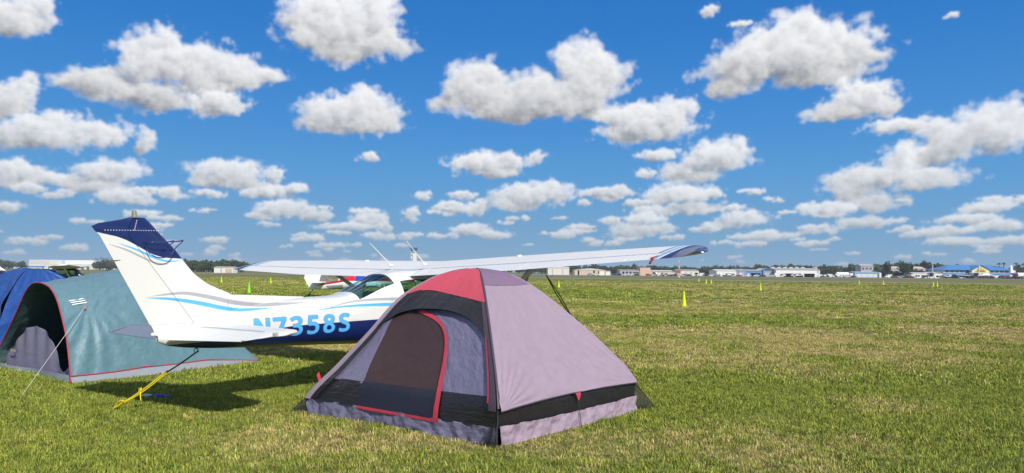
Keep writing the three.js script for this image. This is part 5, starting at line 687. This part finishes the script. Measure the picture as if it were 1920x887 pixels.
// ---------------------------------------------------------------- parked airliners, vehicles and light aircraft along the far apron
{
  const wh = phys(0.78, 0.78, 0.77, 0.35), pur = phys(0.06, 0.03, 0.14, 0.35), dk = mat(0.03, 0.03, 0.035, 0.6), grey = mat(0.35, 0.36, 0.38, 0.5);
  const g = new THREE.Group(); g.name = 'airliner'; // nose along +x
  const prof = (x0, x1, n) => { const rows = []; for (let i = 0; i <= n; i++) { const x = lerp(x0, x1, i / n), t = (x + 13) / 26, r = 1.6 * Math.min(1, Math.sqrt(clamp((13 - x) / 4))) * smooth(-0.06, 0.36, t) + 0.05, cy = 2.9 + 0.7 * (1 - smooth(0, 0.36, t)), q = []; for (let k = 0; k <= 20; k++) { const a = k / 20 * Math.PI * 2; q.push([x, cy + Math.sin(a) * r, Math.cos(a) * r]); } rows.push(q); } return gridGeo(rows); };
  part(g, 'fuselage', prof(-5.2, 13, 30), wh); part(g, 'rear_fuselage', prof(-13, -5.2, 14), pur);
  const ext = (pts, th) => new THREE.ExtrudeGeometry(new THREE.Shape(pts.map((p) => new THREE.Vector2(...p))), { depth: th, bevelEnabled: true, bevelSize: 0.06, bevelThickness: 0.06, bevelSegments: 1 }).translate(0, 0, -th / 2);
  part(g, 'fin', ext([[-12.8, 3.6], [-8.6, 4.2], [-11.4, 9.6], [-13.4, 9.7]], 0.25), wh);
  for (const s of [1, -1]) { part(g, 'wing', ext([[-2, 0], [2.6, 0], [-1.6, 12], [-3.2, 12]], 0.3).rotateX(s * (Math.PI / 2 - 0.05)).translate(0, 2.0, 0), wh); part(g, 'tailplane', ext([[-12.8, 0], [-10.4, 0], [-12.4, 4.6], [-13.4, 4.6]], 0.18).rotateX(s * Math.PI / 2).translate(0, 4.3, 0), wh); part(g, 'engine', new THREE.CylinderGeometry(0.75, 0.65, 2.8, 14).rotateZ(Math.PI / 2).translate(0.9, 1.25, s * 4.2), pur); part(g, 'main_wheel', new THREE.CylinderGeometry(0.5, 0.5, 0.5, 14).rotateX(Math.PI / 2).translate(-1, 0.5, s * 2), dk); part(g, 'leg', rod([-1, 0.5, s * 2], [-1, 1.8, s * 2], 0.14), grey); }
  for (let i = 0; i < 14; i++) for (const s of [1, -1]) part(g, 'window', box(-3.6 + i * 1, -3.25 + i * 1, 3.2, 3.6, s * 1.57 - 0.03, s * 1.57 + 0.03), dk);
  part(g, 'nose_wheel', new THREE.CylinderGeometry(0.4, 0.4, 0.4, 12).rotateX(Math.PI / 2).translate(9.5, 0.4, 0), dk); part(g, 'nose_leg', rod([9.5, 0.4, 0], [9.5, 1.6, 0], 0.1), grey); part(g, 'cockpit_window', sheet((u, v) => { const a = lerp(0.5, 2.64, u), x = lerp(11.2, 12.1, v), r = 1.6 * Math.sqrt((13 - x) / 4) + 0.07; return [x, 2.9 + Math.sin(a) * r, Math.cos(a) * r]; }, 10, 2), dk);
  const spots = [[301.5, 541, 1.15, 'airliner with purple tail end parked in front of the low white building'], [335, 543, 1.25, 'airliner with purple tail end parked before the terminal\'s left wing'], [361, 541, 0.55, 'airliner with purple tail end and white body right of the terminal']];
  for (const [x, d, a, l] of spots) { const c = g.clone(); c.name = numbered('airliner'); c.position.set(x + 12 * Math.cos(a) * 0.6, 0, -d - 12 * Math.sin(a) * 0.6 + 6); c.rotation.y = a; tag(c, l, 'airliner', 'airliners with purple tails'); scene.add(c); }
  // road vehicles
  const car = (col, van) => { const c = new THREE.Group(); c.name = van ? 'van' : 'parked_car'; const body = new THREE.Shape(); const pts = van ? [[-2.6, 0.35], [2.5, 0.35], [2.6, 1.1], [1.9, 1.35], [1.4, 2.3], [-2.6, 2.35]] : [[-2.2, 0.3], [2.2, 0.3], [2.25, 0.75], [1.2, 0.9], [0.6, 1.42], [-1.3, 1.45], [-2.0, 0.95], [-2.25, 0.85]]; pts.forEach((p) => body.lineTo(...p)); part(c, 'body', new THREE.ExtrudeGeometry(body, { depth: 1.6, bevelEnabled: true, bevelSize: 0.08, bevelThickness: 0.1, bevelSegments: 2 }).translate(0, 0, -0.8), phys(...col, 0.35, { clearcoat: 0.6 })); const w = van ? [[1.0, 1.35], [1.75, 1.35], [1.35, 2.1], [1.0, 2.1]] : [[-1.5, 0.95], [1.0, 0.95], [0.5, 1.36], [-1.15, 1.38]]; const ws = new THREE.Shape(w.map((p) => new THREE.Vector2(...p))); for (const s of [1, -1]) part(c, 'side_window', new THREE.ExtrudeGeometry(ws, { depth: 0.02, bevelEnabled: false }).translate(0, 0, s * 0.905 - 0.01), dk); for (const x of [-1.4, 1.4]) for (const s of [1, -1]) part(c, 'wheel', new THREE.CylinderGeometry(0.34, 0.34, 0.24, 14).rotateX(Math.PI / 2).translate(x, 0.34, s * 0.82), dk); return c; };
  const kinds = [[car([0.75, 0.75, 0.74]), 'white car'], [car([0.04, 0.05, 0.12]), 'dark blue car'], [car([0.4, 0.03, 0.03]), 'red car'], [car([0.35, 0.36, 0.38]), 'silver car'], [car([0.03, 0.03, 0.03]), 'black car'], [car([0.76, 0.76, 0.75], true), 'white van']];
  const NEAR = [[35, 'the cream hangar'], [59, 'the tan low-gabled hangar'], [78, 'the small white shed'], [89, 'the arcaded grey-tan building'], [100.5, 'the peach block'], [113, 'the low tan workshop'], [134, 'the beige hangar'], [150, 'the gap before the white hangar'], [162, 'the white hangar'], [174, 'the slate gabled hangar'], [184, 'the bright blue hangar'], [194, 'the dark-roofed slate hangar'], [215, 'the long white hangar'], [238, 'the tan tower house'], [251, 'the dark trees'], [267, 'the pale blue hangar'], [286, 'the grey house'], [312, 'the low white building'], [330, 'the left wing of the terminal'], [347, 'the terminal gable'], [366, 'the right wing of the terminal']];
  const near = (x) => NEAR.reduce((a, b) => (Math.abs(b[0] - x) < Math.abs(a[0] - x) ? b : a))[1];
  const r = rng(77), row = [[58, 3], [62, 0], [76, 1], [79, 4], [84, 0], [88, 0], [92, 4], [101, 2], [104, 0], [117, 4], [120, 2], [127, 0], [131, 4], [137, 0], [140, 5], [145, 4], [148, 0], [152, 3], [158, 4], [163, 0], [168, 2], [175, 0], [181, 0], [186, 4], [193, 0], [236, 5], [242, 5], [248, 0], [253, 4], [279, 5], [284, 1], [288, 3], [292, 4], [296, 2], [328, 4], [333, 0], [341, 1], [352, 2], [355, 4], [358, 5], [366, 2], [370, 2], [374, 4]];
  for (const [x, k] of row) { const c = kinds[k][0].clone(), d = 538 + r() * 12; c.name = numbered(kinds[k][0].name); c.position.set(x * d / 552, 0.02, -d); c.rotation.y = (r() < 0.5 ? 0 : Math.PI) + (r() - 0.5) * 0.5; tag(c, kinds[k][1] + ' parked on the far apron by ' + near(x), k === 5 ? 'van' : 'car', 'vehicles parked along the far apron: ' + kinds[k][1] + 's'); scene.add(c); }
  { const t = thing('tank_truck', [243, 0, -548]); tag(t, 'long white tank trailer beside the tan tower house', 'truck'); part(t, 'tank', new THREE.CapsuleGeometry(1.5, 7, 6, 16).rotateZ(Math.PI / 2).translate(0, 2.4, 0), wh); part(t, 'chassis', box(-4.6, 7, 0.7, 1.0, -0.9, 0.9), dk); part(t, 'cab', box(5.2, 7.4, 0.8, 3.1, -1.1, 1.1), wh); for (const x of [-3.6, -2.4, 3, 6.3]) for (const s of [1, -1]) part(t, 'wheel', new THREE.CylinderGeometry(0.5, 0.5, 0.35, 14).rotateX(Math.PI / 2).translate(x, 0.5, s * 0.95), dk); part(t, 'cab_window', box(6.2, 7.45, 2, 2.8, -0.9, 0.9), dk); }
  // small parked aeroplanes
  const p = new THREE.Group(); p.name = 'far_light_aircraft'; const rows = []; for (let i = 0; i <= 16; i++) { const x = lerp(-4.4, 3.6, i / 16), w = curve([[-4.4, 0.06], [-2, 0.3], [0.5, 0.56], [2.2, 0.52], [3.6, 0.3]], x), cy = curve([[-4.4, 1.3], [0.5, 1.35], [3.6, 1.15]], x), q = []; for (let k = 0; k <= 14; k++) { const a = k / 14 * Math.PI * 2; q.push([x, cy + Math.sin(a) * w * 1.15, Math.cos(a) * w]); } rows.push(q); } part(p, 'fuselage', gridGeo(rows), wh); part(p, 'fin', ext([[-4.5, 1.3], [-3.1, 1.5], [-4.1, 2.75], [-4.7, 2.75]], 0.08), wh); for (const s of [1, -1]) { part(p, 'wing', ext([[-0.3, 0], [1.2, 0], [0.9, 5.3], [-0.2, 5.3]], 0.12).rotateX(s * (Math.PI / 2 - 0.03)).translate(0, 2.05, 0), wh); part(p, 'tailplane', ext([[-4.6, 0], [-3.7, 0], [-3.9, 1.7], [-4.5, 1.7]], 0.06).rotateX(s * Math.PI / 2).translate(0, 1.35, 0), wh); part(p, 'wheel', new THREE.CylinderGeometry(0.24, 0.24, 0.16, 12).rotateX(Math.PI / 2).translate(0.1, 0.24, s * 1.15), dk); part(p, 'leg', rod([0.1, 0.24, s * 1.1], [0.2, 0.85, s * 0.4], 0.04), wh); } part(p, 'nose_wheel', new THREE.CylinderGeometry(0.2, 0.2, 0.14, 12).rotateX(Math.PI / 2).translate(2.6, 0.2, 0), dk); part(p, 'nose_leg', rod([2.6, 0.2, 0], [2.6, 0.8, 0], 0.04), wh); part(p, 'window', box(0.2, 1.7, 1.5, 1.85, -0.57, 0.57), dk);
  for (const [x, d, a] of [[112, 535, 2.6], [109, 545, 0.4], [122, 540, 1.2], [155, 540, 0.2], [163, 545, 2.9], [195, 540, 0.1], [204, 535, 3.0], [224, 538, 0.3], [292, 540, 0.6], [312, 538, 2.8], [-560, 900, 0.5], [-585, 890, 2.5], [-600, 905, 0.2], [-540, 880, 2.9]]) { const c = p.clone(); c.name = numbered('far_light_aircraft'); c.position.set(x, 0.02, -d); c.rotation.y = a; tag(c, x < 0 ? 'tiny white light aircraft parked far behind the blue tent' : 'tiny white light aircraft on the far apron by ' + near(x), 'aircraft', x < 0 ? 'far aircraft behind the tents' : 'far aircraft on the apron'); scene.add(c); }
}
scene.fog = new THREE.FogExp2(new THREE.Color(0.72, 0.82, 0.95), 0.00016);
scene.traverse((o) => { if (o.isMesh) { o.castShadow = true; o.receiveShadow = true; } });
renderer.render(scene, camera);
